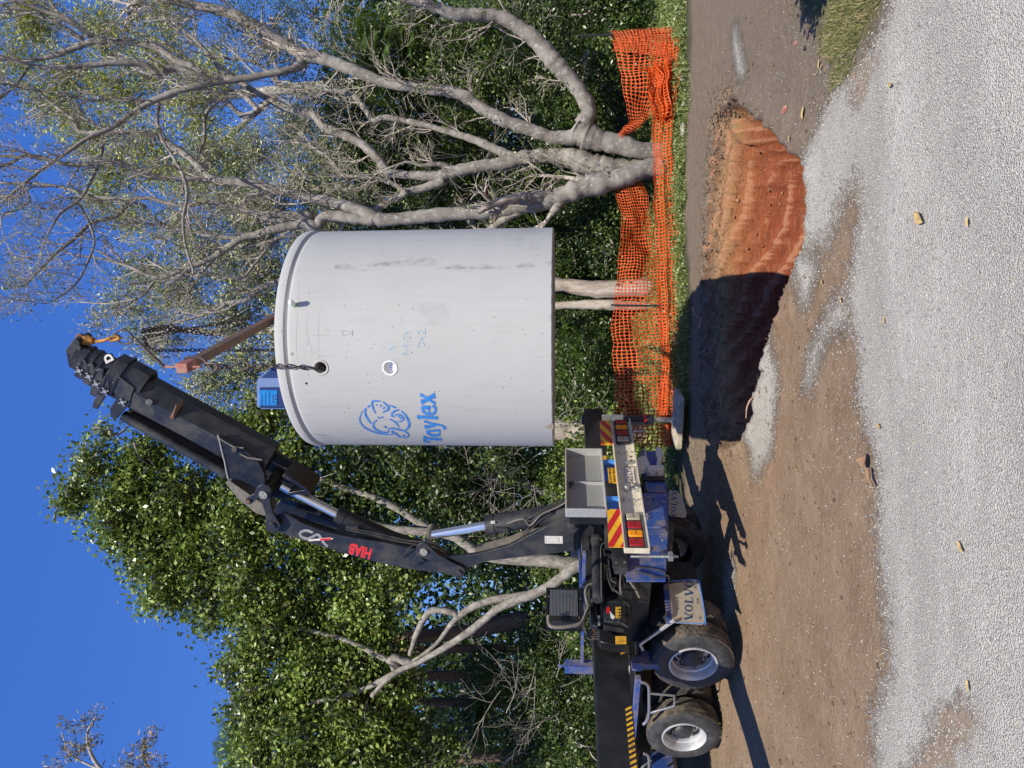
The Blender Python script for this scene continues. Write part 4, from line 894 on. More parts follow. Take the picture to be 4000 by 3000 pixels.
# flat angled guard above the wheel
g=MB(); XA=MX+.01; XB=1.56
ga_=[tx(c6(905,335),XA),tx(c6(962,618),XA),tx(c6(738,768),XB),tx(c6(735,500),XB)]
g.prism(ga_,(0,0,.01)); xe=ga_[2]; g.prism([ga_[3],xe,xe+np.array((.55,0,.03)),ga_[3]+np.array((.55,0,.03))],(0,0,.01)); e2=xe+np.array((.55,0,.03)); g.prism([ga_[3]+np.array((.55,0,.03)),e2,e2+np.array((.30,0,-.22)),ga_[3]+np.array((.85,0,-.19))],(0,0,.01)); gd=part(g,'mudguard','black_rubber',bevel=0)
g=MB(); g.bar(ga_[1]+np.array((-.05,0,-.03)),ga_[2],.022,.03); g.bar(ga_[2],ga_[2]+np.array((.10,0,-.04)),.02,.028); part(g,'guard_trim','alloy',gd,bevel=0)
for k in range(3):
    g=MB(); f_=lambda x,y:ga_[0]*(1-x)*(1-y)+ga_[1]*x*(1-y)+ga_[2]*x*y+ga_[3]*(1-x)*y+np.array((-.004,0,.012)); stroke(g,[(.45+.10*k,.06),(.47+.1*k,.20),(.43+.1*k,.30)],.03,f_); part(g,'slot_shadow','black_hole',gd,bevel=0,smooth=False)  # dark strokes painted as the shadows of the ladder cutouts
ff=[tx(c5(*q),1.1) for q in ((1422,870),(1415,1130),(1440,1150),(1600,1165),(1612,1120),(1560,930),(1500,870))]
g=MB(); g.prism(ff,(.006,0,0)); mf2=part(g,'mud_flap','stainless',bevel=0)
c=c5(1470,1010); serif_text('VOLVO',c,(.08,-1),(-1,-.12),22,.10,1.098,'volvo_blue',mf2)
g=MB()
for (a,b_) in (((745,1040),(0,0)),):
    g.tube(catmull([ty(c6(*q),1.22) for q in ((745,1040),(780,1050),(800,1080),(803,1180),(800,1275),(785,1320),(762,1345))],5),.018,8)
    g.tube([ty(c6(*q),1.22) for q in ((808,1122),(985,1138),(985,1210),(950,1222),(812,1262))],.014,8)
    g.tube(catmull([ty(c6(*q),1.22) for q in ((765,1555),(795,1570),(803,1620),(800,1700))],5),.018,8)
part(g,'side_guard','steel',bevel=0,split=True)
g=MB(); g.bb(4.2,5.2,.75,1.15,.55,1.05); part(g,'fuel_tank','grey_sheet',bevel=.05)
g=MB(); g.bb(4.06,4.12,.8,1.2,.62,.9); part(g,'lamp_bracket','blue_paint')
# tow coupling
g=MB(); hx=lambda x,y,X=.25: tx((2350+.2411*x,1600+.2411*y),X)
g.prism([hx(520,790),hx(620,760),hx(700,740),hx(740,810),hx(780,890),hx(700,940),hx(590,960),hx(560,900)],(.10,0,0))
g.prism([hx(880,610),hx(930,600),hx(985,640),hx(1000,720),hx(940,890),hx(890,890),(hx(905,800)),hx(880,730)],(.12,0,0))
g.prism([hx(690,610),hx(715,610),hx(735,760),hx(780,880),hx(760,895),hx(715,780)],(.10,0,0)); g.prism([hx(730,900),hx(1000,890),hx(1015,930),hx(940,960),hx(740,950)],(.16,0,0))
part(g,'tow_coupling','plate_white',bevel=.008); tow=truck.children[-1]
g=MB(); g.sph(hx(820,965,.28),.06,16,10,(1,1.2,.9)); g.build('coupling_boss','plate_white',tow); g=MB(); g.ring(hx(680,860,.22),(1,0,0),.028,.009,14,6); g.tube(catmull([hx(600,770,.24),hx(620,850,.2),hx(640,920,.22)],5),.006,6); g.build('safety_pin','black_rubber',tow)
g=MB(); g.bb(.28,.45,hx(800,750)[1]-.13,hx(800,750)[1]+.13,.86,1.06); g.build('coupling_mount','black_paint',tow)

# ================================================================ THE BOOM
TIP=np.array((.52,7.58)); BASE=T2W((1.12,0,0))[:2]
Bd=np.array((*(TIP-BASE),0)); Bd/=np.linalg.norm(Bd); Bn=np.array((Bd[1],-Bd[0],0));  # towards the camera
if Bn[1]>0: Bn=-Bn
O3=np.array((*BASE,0))
def bw(p,off): return plane_hit(p[0],p[1],O3+Bn*off,Bn)
def bl(p,off): return W2T(bw(p,off))
Nl=np.array((tc*Bn[0]+ts*Bn[1],-ts*Bn[0]+tc*Bn[1],0))
c3=lambda x,y:(800+.4973*x,1800+.4973*y)
c2=lambda x,y:(200+.4973*x,1200+.4973*y)
c4=lambda x,y:(1500+.3617*x,1600+.3617*y)
c8=lambda x,y:(200+.2411*x,1250+.2411*y)
def plate(name,px,off,th,mat='black_paint',parent=None,bevel=.006):
    g=MB(); g.prism([bl(q,off) for q in px],-Nl*th); return part(g,name,mat,parent,bevel=bevel)
# column and first arm
g=MB(); ct=W2T(np.array((*BASE,1.85)))
arm1=plate('inner_boom',[(2223,2016),(2245,2021),(2262,2039),(2264,2063),(2243,2088),(2243,2153),(2212,2155),(2042,2175),(1898,2193),(1824,2220),(1790,2247),(1765,2235),(1730,2205),(1700,2180),(1753,2178),(1862,2166),(1988,2133),(2115,2066)],.20,.055,'dark_grey_paint')
g=MB(); g.prism([bl(q,-.14) for q in ((2223,2016),(2245,2021),(2262,2039),(2264,2063),(2243,2088),(2243,2153),(2212,2155),(2042,2175),(1898,2193),(1824,2220),(1760,2240),(1700,2180),(1753,2178),(1862,2166),(1988,2133),(2115,2066))],-Nl*.05)
g.prism([bl(q,.145) for q in ((2115,2085),(1988,2147),(1880,2175),(1850,2180),(1850,2192),(1900,2187),(2042,2170),(2235,2150),(2235,2090))],-Nl*.285); part(g,'boom_web','hose_grey',arm1)
g=MB(); g.cyl(bl((2234,2048),.23),bl((2234,2048),-.25),.055,n=20); g.cyl(bl((2234,2048),.24),bl((2234,2048),.2),.035,n=14); part(g,'pin','dark_grey_paint',arm1)
g=MB(); g.cyl(ct-np.array((0,0,.1)),ct+np.array((0,0,.16)),.16,.12,24)
g.prism([bl(q,.13) for q in ((2215,2060),(2240,2010),(2275,2030),(2320,2060),(2330,2150),(2250,2150))],-Nl*.26); part(g,'column','black_paint')
plate('rating_plate',[c4(1735,1365),c4(1928,1368),c4(1930,1448),c4(1737,1446)],.2035,.003,'plate_white',arm1,0)
g=MB()
for pts,wd in (([c4(1780,1430),c4(1780,1400),c4(1820,1378),c4(1870,1378)],1.2),([c4(1870,1378),c4(1870,1430)],1.2),([c4(1780,1430),c4(1870,1430)],1.0),([c4(1890,1385),c4(1890,1435)],2.4),([c4(1750,1378),c4(1750,1435)],1.8)): stroke(g,pts,wd,lambda x,y:bl((x,y),.2045))
part(g,'rating_diagram','grey_sheet',arm1,bevel=0,smooth=False)
# first lift cylinder
def ram(pb,pm,pt,ob,rb,rr,nm,parent=None,barrel='dark_grey_paint'):
    a,m_,t_=[bl(q,ob) for q in (pb,pm,pt)]; g=MB(); d=(m_-a)/np.linalg.norm(m_-a)
    g.cyl(a,m_,rb,n=28); g.cyl(m_-d*.10,m_,rb*1.08,n=28); g.cyl(m_-d*.02,m_+d*.012,rb*1.02,n=28); g.cyl(a-Nl*.10,a+Nl*.10,rb*.9,n=20)
    cy=part(g,nm,barrel,parent); g=MB(); g.cyl(m_,t_,rr,n=24); part(g,'piston_rod','chrome',cy,bevel=0); g=MB(); g.box((m_*.82+a*.18)+Nl*(rb+.01),(.05,.05,.16)); part(g,'valve','dark_grey_paint',cy); return cy
cy1=ram((2236,1995),(1905,2052),(1690,2090),.03,.122,.058,'lift_cylinder')
g=MB(); m_=bl((1925,2040),.135); g.box(m_,(.004,.05,.055)); part(g,'label_white','white_paint',cy1,bevel=0)
for k in range(3):
    g=MB(); g.tube(catmull([bl(c4(1330+k*60,1230-k*4),.15),bl(c4(1500+k*10,1180+k*8),.17),bl(c4(1580+k*14,1250-k*50),.18),bl(c4(1700,1130-k*20),.17),bl(c4(1860,1060-k*25),.14),bl(c4(1960,1000-k*20),.12)],6),.011,8); part(g,'hose','hose_grey' if k==0 else 'black_rubber',cy1,bevel=0)
g=MB(); g.tube(catmull([bl(c4(1480,1385),.1),bl(c4(1560,1280),.16),bl(c4(1640,1170),.17),bl(c4(1800,1100),.15)],6),.011,8); g.tube(catmull([bl(c4(1500,1390),.1),bl(c4(1590,1290),.15),bl(c4(1700,1190),.16),bl(c4(1830,1120),.14)],6),.011,8); part(g,'hose','black_rubber',cy1,bevel=0)
def tube_n(p,o0,o1,r,nm,parent,mat='black_paint'):
    g=MB(); a,b_=bl(p,o0),None; b_=a-Nl*(o0-o1); g.cyl(a,b_,r,n=28); return part(g,nm,mat,parent)
def boss(p,off,r,parent,mat='grey_sheet'):
    g=MB(); a=bl(p,off); g.cyl(a,a+Nl*.022,r,n=24); part(g,'pin_head',mat,parent,bevel=.003)
    g=MB()
    for k in range(3): t=k*2.09+.5; u_=np.array((0,0,1)); v_=np.cross(Nl,u_); q=a+Nl*.0225+r*.5*(math.cos(t)*u_+math.sin(t)*v_); g.cyl(q,q+Nl*.002,r*.13,n=8)
    part(g,'pin_bolt','black_hole',parent,bevel=0)
def bone(nm,P1,r1,P2,r2,mid,off,th,mat='dark_grey_paint'):
    """a link plate: two rings joined by a waist"""
    P1=np.array(P1,float);P2=np.array(P2,float); d=(P2-P1); L=np.hypot(*d); d/=L; n_=np.array((-d[1],d[0])); pts=[]
    a0=math.atan2(n_[1],n_[0])
    for t in np.linspace(0.35,math.pi-.35,10): q=a0+t; pts.append(P1+r1*np.array((math.cos(q),math.sin(q))))
    for s in (.35,.5,.65): pts.append(P1+d*L*s-n_*mid)
    for t in np.linspace(0.35,math.pi-.35,10): q=a0+math.pi+t; pts.append(P2+r2*np.array((math.cos(q),math.sin(q))))
    for s in (.65,.5,.35): pts.append(P1+d*L*s+n_*mid)
    return plate(nm,[tuple(p) for p in pts],off,th,mat,None,.004)
# HIAB arm (second arm)
armp=[(1036,2045),(1044,2026),(1062,2016),(1085,2016),(1108,2002),(1178,2044),(1272,2080),(1397,2105),(1496,2120),(1616,2145),(1685,2168),(1745,2190),(1800,2216),(1812,2240),(1800,2254),(1720,2238),(1596,2223),(1496,2203),(1397,2178),(1282,2143),(1188,2113),(1098,2083),(1055,2072),(1038,2060)]
arm2=plate('middle_boom',armp,.17,.04,'dark_grey_paint')
g=MB(); g.prism([bl(q,-.24) for q in [(1036,2010),(1100,1950),(1250,1985),(1450,2050),(1650,2120),(1800,2180),(1800,2235),(1600,2200),(1282,2130),(1055,2060)]],-Nl*.04); g.prism([bl(q,.13) for q in ((1100,2075),(1188,2100),(1397,2165),(1596,2210),(1790,2240),(1790,2226),(1596,2198),(1397,2152),(1188,2080),(1110,2050))],-Nl*.26)
g.prism([bl(q,.13) for q in ((1300,2092),(1397,2112),(1616,2150),(1745,2198),(1745,2203),(1616,2158),(1397,2122),(1300,2100))],-Nl*.26); part(g,'boom_web','black_paint',arm2)
pl2=lambda x,y:bl((x,y),.1735)
def textpx(body,c,rd,size,fn,parent,mat,bold=0,sx=1):
    rd=np.array(rd,float); rd/=np.hypot(*rd); up=np.array((rd[1],-rd[0])); g=MB()
    text_mesh(body,size,lambda x,y:fn(c[0]+x*rd[0]+y*up[0],c[1]+x*rd[1]+y*up[1]),g,bold=bold*size,sx=sx); return part(g,'lettering',mat,parent,bevel=0,smooth=False)
textpx('HIAB',c3(1222,706),(-170,-46),56,pl2,arm2,'hiab_red',.045,.72)
g=MB()
for pts,wd in (([c3(850,565),c3(800,548),c3(755,560),c3(752,590),c3(800,612),c3(840,600),c3(890,580),c3(930,640),c3(965,675)],10),): stroke(g,pts,wd,pl2)
part(g,'decal_grey','faded_white',arm2,bevel=0,smooth=False)
g=MB(); g.add([bl(c3(*q),.1745) for q in ((812,618),(985,602),(1012,610),(985,622),(815,632))],[(0,1,2,3,4)]); part(g,'decal_stripe','plate_white',arm2,bevel=0,smooth=False)
g=MB(); g.add([bl(c3(*q),.175) for q in ((905,612),(1000,604),(985,622),(905,627))],[(0,1,2,3)]); part(g,'decal_stripe','hiab_red',arm2,bevel=0,smooth=False)
cy2=ram((1700,2180),(1318,2008),(1100,1897),.02,.098,.060,'tilt_cylinder',None,'black_paint')
for k in range(2):
    g=MB(); g.tube(catmull([bl((1745-6*k,2150+8*k),.19),bl((1690,2120+14*k),.22),bl((1600,2112+10*k),.18),bl((1480,2085+10*k),.17),bl((1350,2060+8*k),.15)],6),.010,8); part(g,'hose','black_rubber',cy2,bevel=0)
g=MB(); g.tube(catmull([bl(c3(1560,760),.18),bl(c3(1600,690),.24),bl(c3(1650,660),.22),bl(c3(1700,680),.25)],6),.008,8); part(g,'hose','black_rubber',arm2,bevel=0)
# cross tubes and link plates
t1=tube_n((1660,2152),.24,-.27,.055,'cross_tube',None,'hose_grey'); t2=tube_n((1030,1928),.24,-.27,.082,'cross_tube',None)
for p,r in (((1660,2150),33),): 
    l1=bone('link_plate',(1655,2152),32,(1790,2234),26,17,.245,.035); boss((1656,2154),.247,.05,l1); boss((1792,2234),.247,.036,l1,'dark_grey_paint')
    g=MB(); g.prism([bl(c3(*q),.24) for q in ((1700,760),(1660,740),(1640,790),(1625,830),(1680,800),(1730,790))],-Nl*.03); part(g,'link_arm','dark_grey_paint',l1)
l2=bone('link_plate',(1029,1928),34,(1063,2048),32,15,.245,.035); boss((1030,1931),.247,.052,l2); boss((1065,2050),.247,.04,l2,'dark_grey_paint')
l3=bone('link_plate',(1022,1922),26,(975,1955),16,12,.235,.03); boss((972,1957),.24,.026,l3,'rust')
# outer boom: eight-sided box with its telescoping heads
def hexbox(pa,pb,off,hu,hd,w,chd,chu=.05,nm='outer_boom',mat='black_paint',parent=None,sa=1,sb=1,bevel=.008):
    """pa,pb: pixels of the ridge between the lit side and the underside; hu height of side, hd depth of the chamfered underside, w width"""
    A,B=bl(pa,off),bl(pb,off); d=(B-A)/np.linalg.norm(B-A); up=np.cross(d,Nl); up/=np.linalg.norm(up)
    if up[2]<0: up=-up
    c=[(0,0),(hu,0),(hu+chu,-chu),(hu+chu,-w+chu),(hu,-w),(0,-w),(-hd,-w+chd),(-hd,-chd)]
    secs=[[P_+up*h*s+Nl*(o*s - (1-s)*w/2*0) for h,o in c] for P_,s in ((A,sa),(B,sb))]
    g=MB(); g.loft(secs); return part(g,nm,mat,parent,bevel=bevel),A,B,d,up
ob,A,B,d,up=hexbox((520,1528),(1045,1809),.19,.235,.15,.38,.12)
g=MB(); g.loft([[P_+up*h+Nl*o for h,o in ((.006,.003),(.229,.003),(.229,-.01),(.006,-.01))] for P_ in (A+d*.01,B-d*.55)]); part(g,'lit_side_tint','dark_grey_paint',ob,bevel=0)  # paler skin paints the sunlit side apart from the unlit underside
g=MB(); c=[(.0,.004),(.10,.004),(.10,-.015),(0,-.015)]
# knuckle: short near plate, long far plate, open between them
kh=plate('knuckle_housing',[(853,1702),(862,1745),(876,1803),(891,1871),(936,1873),(1012,1912),(1036,1888),(1032,1850),(1000,1788),(930,1745)],.235,.05,'black_paint')
g=MB(); fp_=[(905,1735),(960,1700),(1080,1768),(1200,1843),(1228,1934),(1110,1948),(1040,1940),(945,1905)]
g.prism([bl(q,-.22) for q in fp_],-Nl*.05); g.prism([bl(q,.16) for q in ((1110,1850),(1196,1905),(1215,1930),(1130,1935),(1125,1925),(1190,1915),(1100,1862))],-Nl*.36); part(g,'housing_web','black_paint',kh)
g=MB(); g.tube([bl(q,.24) for q in ((851,1700),(858,1722),(864,1750),(874,1790),(878,1803),(884,1838),(892,1871))],.010,8); part(g,'edge_weld','grey_trim',kh,bevel=0)
g=MB(); g.cyl(bl(c2(1437,1120),.235),bl(c2(1437,1120),.30),.03,n=16); g.tube([bl(c2(*q),.25) for q in ((1320,1030),(1370,1060),(1440,1100),(1510,1105))],.010,6); g.tube([bl(c2(*q),.25) for q in ((1480,1150),(1540,1180),(1600,1190),(1655,1200))],.010,6); part(g,'stop_pin','hose_grey',kh,bevel=0)
g=MB(); g.prism([bl(q,.10) for q in ((900,1880),(880,1885),(930,1950),(1000,2005),(1050,2020),(1060,1990),(1000,1950))],-Nl*.2); part(g,'knuckle_tail','hose_grey',kh)
# extension cylinder slung above the box
g=MB(); a,b_=bl((480,1622),.13),bl((888,1850),.13); g.cyl(a,b_,.066,n=24); g.cyl(a-Nl*.13,b_-Nl*.13,.05,n=20); part(g,'extension_cylinder','dark_grey_paint')
g=MB(); g.cyl(bl(c8(1590,1330),.19),bl(c8(1590,1330),.225),.035,n=18); part(g,'port_boss','grey_sheet',ob)
g=MB(); g.prism([bl(c2(*q),.21) for q in ((930,870),(985,760),(1000,790),(960,880))],-Nl*.12); g.cyl(bl(c2(955,865),.22),bl(c2(985,765),.22),.012,n=8); part(g,'lug','rust',ob)
g=MB(); g.add([bl(c8(*q),.1925) for q in ((1128,1038),(1265,1115),(1155,1145))],[(0,1,2)]); wt=part(g,'warning_triangle','sign_yellow',ob,bevel=0,smooth=False)
g=MB()
for pts,wd in (([c8(1160,1105),c8(1200,1100)],2.2),([c8(1195,1085),c8(1185,1075)],2)): stroke(g,pts,wd,lambda x,y:bl((x,y),.1935))
g.build('triangle_mark','black_rubber',wt,smooth=False)
# stages: (plate polygon in c8 pixels, collar points)
ST=[([(945,1435),(965,1580),(1060,1600),(1190,1450),(1255,1395),(1310,1200),(1350,1100),(1090,915),(1040,1010),(985,1000),(1000,1160),(1060,1270)],.20,(1055,925),.40,.16,(1165,1325)),
    ([(660,1420),(740,1450),(900,1210),(945,1165),(920,950),(830,950),(820,1080),(690,1300)],.185,(860,940),.37,.15,(880,1150)),
    ([(620,1200),(700,1250),(810,1120),(830,950),(850,800),(770,785),(690,830),(680,970),(640,1100)],.175,(700,815),.34,.14,(745,1030)),
    ([(490,1000),(620,1080),(680,970),(700,760),(655,700),(580,745),(560,870)],.165,(590,740),.31,.13,(620,910)),
    ([(360,900),(470,970),(560,860),(580,690),(525,640),(440,700),(410,820)],.155,(485,650),.28,.12,(465,815))]
prev=None
for i,(pg,off,cp,w_,hd,bp_) in enumerate(ST):
    head=plate('boom_head',[c8(*q) for q in pg],off+.004,.03,'dark_grey_paint')
    # collar: eight-sided ring following the box
    C=bl(c8(*cp),off); S_=w_/.40
    sec=lambda s,dx:[C+d*dx+up*h*s+Nl*(-w_*.5+(o)*s) for h,o in ((0,w_/2),(.235*S_,w_/2),(.28*S_,w_/2-.05),(.28*S_,-w_/2+.05),(.235*S_,-w_/2),(0,-w_/2),(-hd,-w_/2+.12*S_),(-hd,w_/2-.12*S_))]
    g=MB(); g.loft([sec(1.06,-.006),sec(1.06,.03)]); g.loft([sec(.93,-.12),sec(.93,.3)]); part(g,'boom_collar','black_paint',head,bevel=.004)
    g=MB(); p=bl(c8(*bp_),off+.006)
    g.cyl(p,p+Nl*.022,.024,n=8)
    for a_,b2 in ((.03,.03),(-.03,.03),(.03,-.03),(-.03,-.03)): q=p+d*a_+up*b2; g.cyl(q,q+Nl*.02,.011,n=6)
    part(g,'pad_bolts','steel',head,bevel=0)
th=plate('boom_tip',[c8(*q) for q in ((232,490),(285,760),(400,820),(440,640),(480,450),(450,345),(400,300),(350,320))],.10,.03,'dark_grey_paint')
g=MB(); g.prism([bl(c8(*q),-.06) for q in ((232,490),(285,760),(400,820),(440,640),(480,450),(450,345),(400,300),(350,320))],-Nl*.03)
g.loft([[C_+up*h+Nl*(-.14+o) for h,o in ((0,.10),(.16,.10),(.19,.06),(.19,-.06),(.16,-.10),(0,-.10),(-.09,-.05),(-.09,.05))] for C_ in (bl(c8(430,640),.14)-d*.0,bl(c8(560,700),.14))]); part(g,'tip_section','black_paint',th)
g=MB(); g.cyl(bl(c8(398,368),.125),bl(c8(398,368),.125)-Nl*.24,.045,n=20); part(g,'tip_pin','dark_grey_paint',th)
textpx('D',c8(930,622),(-.5,-1),44,lambda x,y:bl((x,y),.205)-up*.004,ob,'plate_white',.05)
# hook and swivel hanging from the tip: it belongs to the crane
hp0=bl(c8(430,330),.02); sw=bl(c8(600,330),.02); s2=bl(c8(690,335),.02)
g=MB(); g.cyl(bl(c8(520,330),.02),sw,.052,.060,20); g.cyl(sw,s2,.060,.040,20); g.sph(bl(c8(530,330),.02),.052,16,8); hk=part(g,'hook_swivel','hook_yellow')
g=MB(); g.tube(catmull([hp0,bl(c8(430,260),.02),bl(c8(480,240),.02),bl(c8(530,290),.02)],4),.022,8); g.tube([bl(c8(400,350),.02),bl(c8(460,300),.02),bl(c8(520,320),.02)],.024,8); part(g,'shackle','rust',hk,bevel=0)
g=MB(); g.tube(catmull([s2,bl(c8(760,345),.02),bl(c8(850,330),.02),bl(c8(960,290),.02),bl(c8(1060,255),.02),bl(c8(1110,290),.02),bl(c8(1050,320),.02),bl(c8(960,335),.02)],5),[.034]*36 if False else .020,10); part(g,'hook','hook_yellow',hk,bevel=0)
g=MB(); g.ring(bl(c8(1180,275),.02),(1,.2,0) if False else Nl,.085,.011,24,8,1.25,major=(0,0,1)); rg=empty('lifting_ring',(0,0,0),label='dark oval steel ring hanging in the yellow hook',cat='lifting ring')
V=[tuple(T2W(v)) for v in g.v]; g.v=V; g.build('ring_body','chain_steel',rg,ang=60)
# ================================================================ NETTING
m,nt,b=newmat('orange_net'); MAT['orange_net']=m; nn=noise(nt,4,5,.6,coord(nt)); b.inputs['Roughness'].default_value=.35
c_=mix(nt,nn,(.78,.10,.012),(.88,.17,.03)); nt.links.new(c_,b.inputs['Base Color'])
tr=nt.nodes.new('ShaderNodeBsdfTranslucent'); nt.links.new(c_,tr.inputs[0]); ms=nt.nodes.new('ShaderNodeMixShader'); ms.inputs[0].default_value=.35
nt.links.new(b.outputs[0],ms.inputs[1]); nt.links.new(tr.outputs[0],ms.inputs[2]); nt.links.new(ms.outputs[0],nt.nodes['Material Output'].inputs[0])
MAT['picket']=flat('picket',(.03,.03,.032),.6,.3)
def net(label,top,bot,wr,cell=.064,inset=.10,name='safety_netting',cols=None,fold=0):
    """barrier mesh between two edges given as (ix,iy,Y): strands with rounded rectangular openings"""
    T=catmull([P(*q) for q in top],12); B=catmull([P(*q) for q in bot],12)
    def rs(c,n):
        d=np.r_[0,np.cumsum(np.linalg.norm(np.diff(c,axis=0),axis=1))]; s=np.linspace(0,d[-1],n); return np.column_stack([np.interp(s,d,c[:,i]) for i in range(3)])
    Ld=np.linalg.norm(np.diff(T,axis=0),axis=1).sum(); nu=cols or int(Ld/cell); hv=np.mean(np.linalg.norm(rs(T,20)-rs(B,20),axis=1)); nv=max(6,int(hv/cell*(1+fold)))
    T=rs(T,nu+1); B=rs(B,nu+1); v=np.linspace(0,1,nv+1)
    S=T[:,None]*(1-v)[None,:,None]+B[:,None]*v[None,:,None]
    uu,vv=np.meshgrid(np.arange(nu+1)*cell,np.arange(nv+1)*cell,indexing='ij')
    S[...,1]+=wr*(fbm(uu*2.5+3,vv*3,3)*2+.6*np.sin(uu*5+6*fbm(uu,vv*2,2)))+fold*.25*np.sin(vv*22+4*fbm(uu*2,vv,2))
    S[...,2]+=wr*.6*fbm(uu*3+9,vv*4,3)*2+.02*fbm(uu*8,vv*8,2)+fold*.10*np.cos(vv*22+4*fbm(uu*2,vv,2)); S[...,0]+=wr*.5*fbm(uu*4,vv*4+5,3)*2
    G_=groundz(S[...,0].ravel(),S[...,1].ravel()).reshape(S.shape[:2])+.01; S[...,2]=np.maximum(S[...,2],G_)
    a,b2,c,d=S[:-1,:-1],S[1:,:-1],S[1:,1:],S[:-1,1:]; ctr=(a+b2+c+d)/4; V=[];
    def L(p,q,t): return p*(1-t)+q*t
    # outer corners + inner 8-gon-ish opening (cut corners)
    i1=inset; i2=inset*1.0
    def bil(u_,v_): return a*(1-u_)*(1-v_)+b2*u_*(1-v_)+c*u_*v_+d*(1-u_)*v_
    lo,hi=i1,1-i1; k=.30
    inn=[bil(k,lo),bil(1-k,lo),bil(hi,k),bil(hi,1-k),bil(1-k,hi),bil(k,hi),bil(lo,1-k),bil(lo,k)]
    out=[bil(0.,0.),bil(1.,0.),bil(1.,1.),bil(0.,1.)]
    arr=np.stack(out+inn,2).reshape(-1,12,3); n=len(arr)
    q=[(0,1,5,4),(1,6,5,5),(1,2,7,6),(2,8,7,7),(2,3,9,8),(3,10,9,9),(3,0,11,10),(0,4,11,11)]
    tri=[]
    for f in q:
        tri.append((f[0],f[1],f[2])); 
        if f[2]!=f[3]: tri.append((f[0],f[2],f[3]))
    Fq=(np.array(tri)[None]+12*np.arange(n)[:,None,None]).reshape(-1,3)
    o=np_mesh(name,arr.reshape(-1,3),Fq,'orange_net'); md=o.modifiers.new('thick','SOLIDIFY'); md.thickness=.003
    return tag(o,label,'safety netting')
net('orange netting strung along the pickets from the tree trunk to the truck',[(2398,690,13.4),(2405,760,13.4),(2428,850,13.3),(2425,950,13.2),(2410,1050,13.1),(2392,1200,13.0),(2397,1400,12.9),(2402,1550,12.8),(2405,1745,12.7)],[(2500,690,13.4),(2530,760,13.4),(2548,900,13.3),(2575,1050,13.2),(2590,1200,13.0),(2612,1300,12.9),(2640,1450,12.7),(2645,1600,12.6),(2640,1745,12.5)],.10)
net('sagging orange netting between the end picket and the grey tree',[(2386,128,13.0),(2405,190,13.0),(2425,300,13.1),(2448,420,13.2),(2462,470,13.3),(2425,500,13.4),(2400,530,13.5),(2388,590,13.6)],[(2635,105,12.7),(2640,200,12.8),(2600,300,12.9),(2570,400,13.0),(2520,470,13.2),(2480,510,13.4),(2450,530,13.5),(2440,590,13.6)],.12)
net('crumpled orange netting lying along the grass in front of the pickets',[(2565,160,12.6),(2550,300,12.6),(2540,380,12.6),(2556,450,12.65),(2552,600,12.7),(2560,800,12.8),(2570,1000,12.8),(2575,1150,12.8),(2585,1300,12.7),(2590,1450,12.6),(2570,1600,12.5),(2580,1740,12.4)],[(2652,150,12.3),(2648,300,12.3),(2628,420,12.35),(2618,560,12.45),(2628,700,12.5),(2642,850,12.5),(2644,1000,12.5),(2640,1150,12.5),(2650,1300,12.4),(2652,1450,12.3),(2650,1600,12.25),(2650,1740,12.2)],.07,.06,.13,fold=.25)
net('loose end flap of orange netting folded round the end picket',[(2386,118,12.95),(2405,150,12.9),(2395,200,12.85)],[(2648,100,12.6),(2652,150,12.5),(2640,230,12.4)],.05,cols=14)
net('tangled heap of orange netting where the netting has slumped at the right',[(2540,240,12.6),(2555,300,12.5),(2545,380,12.5),(2570,470,12.6)],[(2640,230,12.2),(2645,300,12.2),(2630,400,12.3),(2620,480,12.4)],.16,.055,.18,fold=.8)
def picket(ix0,iy0,ix1,iy1,Y,label):
    a=P(ix0,iy0,Y); b_=P(ix1,iy1,Y); b_[2]=min(b_[2],groundz(np.array([b_[0]]),np.array([b_[1]]))[0]-.05); g=MB()
    d=(b_-a)
    g.bar(a,b_,.055,.007); g.bar(a+np.array((0,-.017,0)),b_+np.array((0,-.017,0)),.007,.036)
    o=g.build('star_picket','picket'); tag(o,label,'picket',"steel pickets holding up the netting"); return o
picket(2263,141,2620,128,13.0,'dark steel picket at the right end of the netting, standing well above it')
picket(2386,1192,2600,1196,13.02,'thin black picket in the middle of the netting, below the tank')
# a short log and stones in the weeds, fallen leaves on the gravel
island_mat('pale_stone',[(0,(.40,.37,.32)),(1,(.55,.52,.47))],.9)
def rock(ix,iy,s,label,mat='pale_stone',sc=(1.3,1,.45),z=0.0):
    p=G(ix,iy,z); p[2]=groundz(np.array([p[0]]),np.array([p[1]]))[0]
    g=MB(); g.sph(p+np.array((0,0,s*.15)),s,10,7,sc); v=np.array(g.v); v+= .22*s*np.column_stack([fbm(v[:,0]*5/s*.1+i*7,v[:,1]*5/s*.1+v[:,2]*9,3) for i in range(3)])*2; g.v=[tuple(q) for q in v]
    return tag(g.build('rock',mat,ang=25),label,'rock')
rock(2665,315,.13,'flat pale rock among the weeds in front of the slumped netting')
rock(2668,400,.08,'small pale rock beside the edge of the weeds'); rock(2655,120,.09,'pale rock at the foot of the end picket')
rock(2668,505,.10,'pale flat rock near the red scrap in the weeds')
rock(3005,1045,.03,'pink clay lump at the near rim of the pit','rust_red'); rock(3070,430,.045,'pink clay lump right of the pit','rust_red',(.7,1.8,.4)); rock(3100,170,.03,'small pink lump of clay near the lawn','rust_red',(.7,1.5,.4))
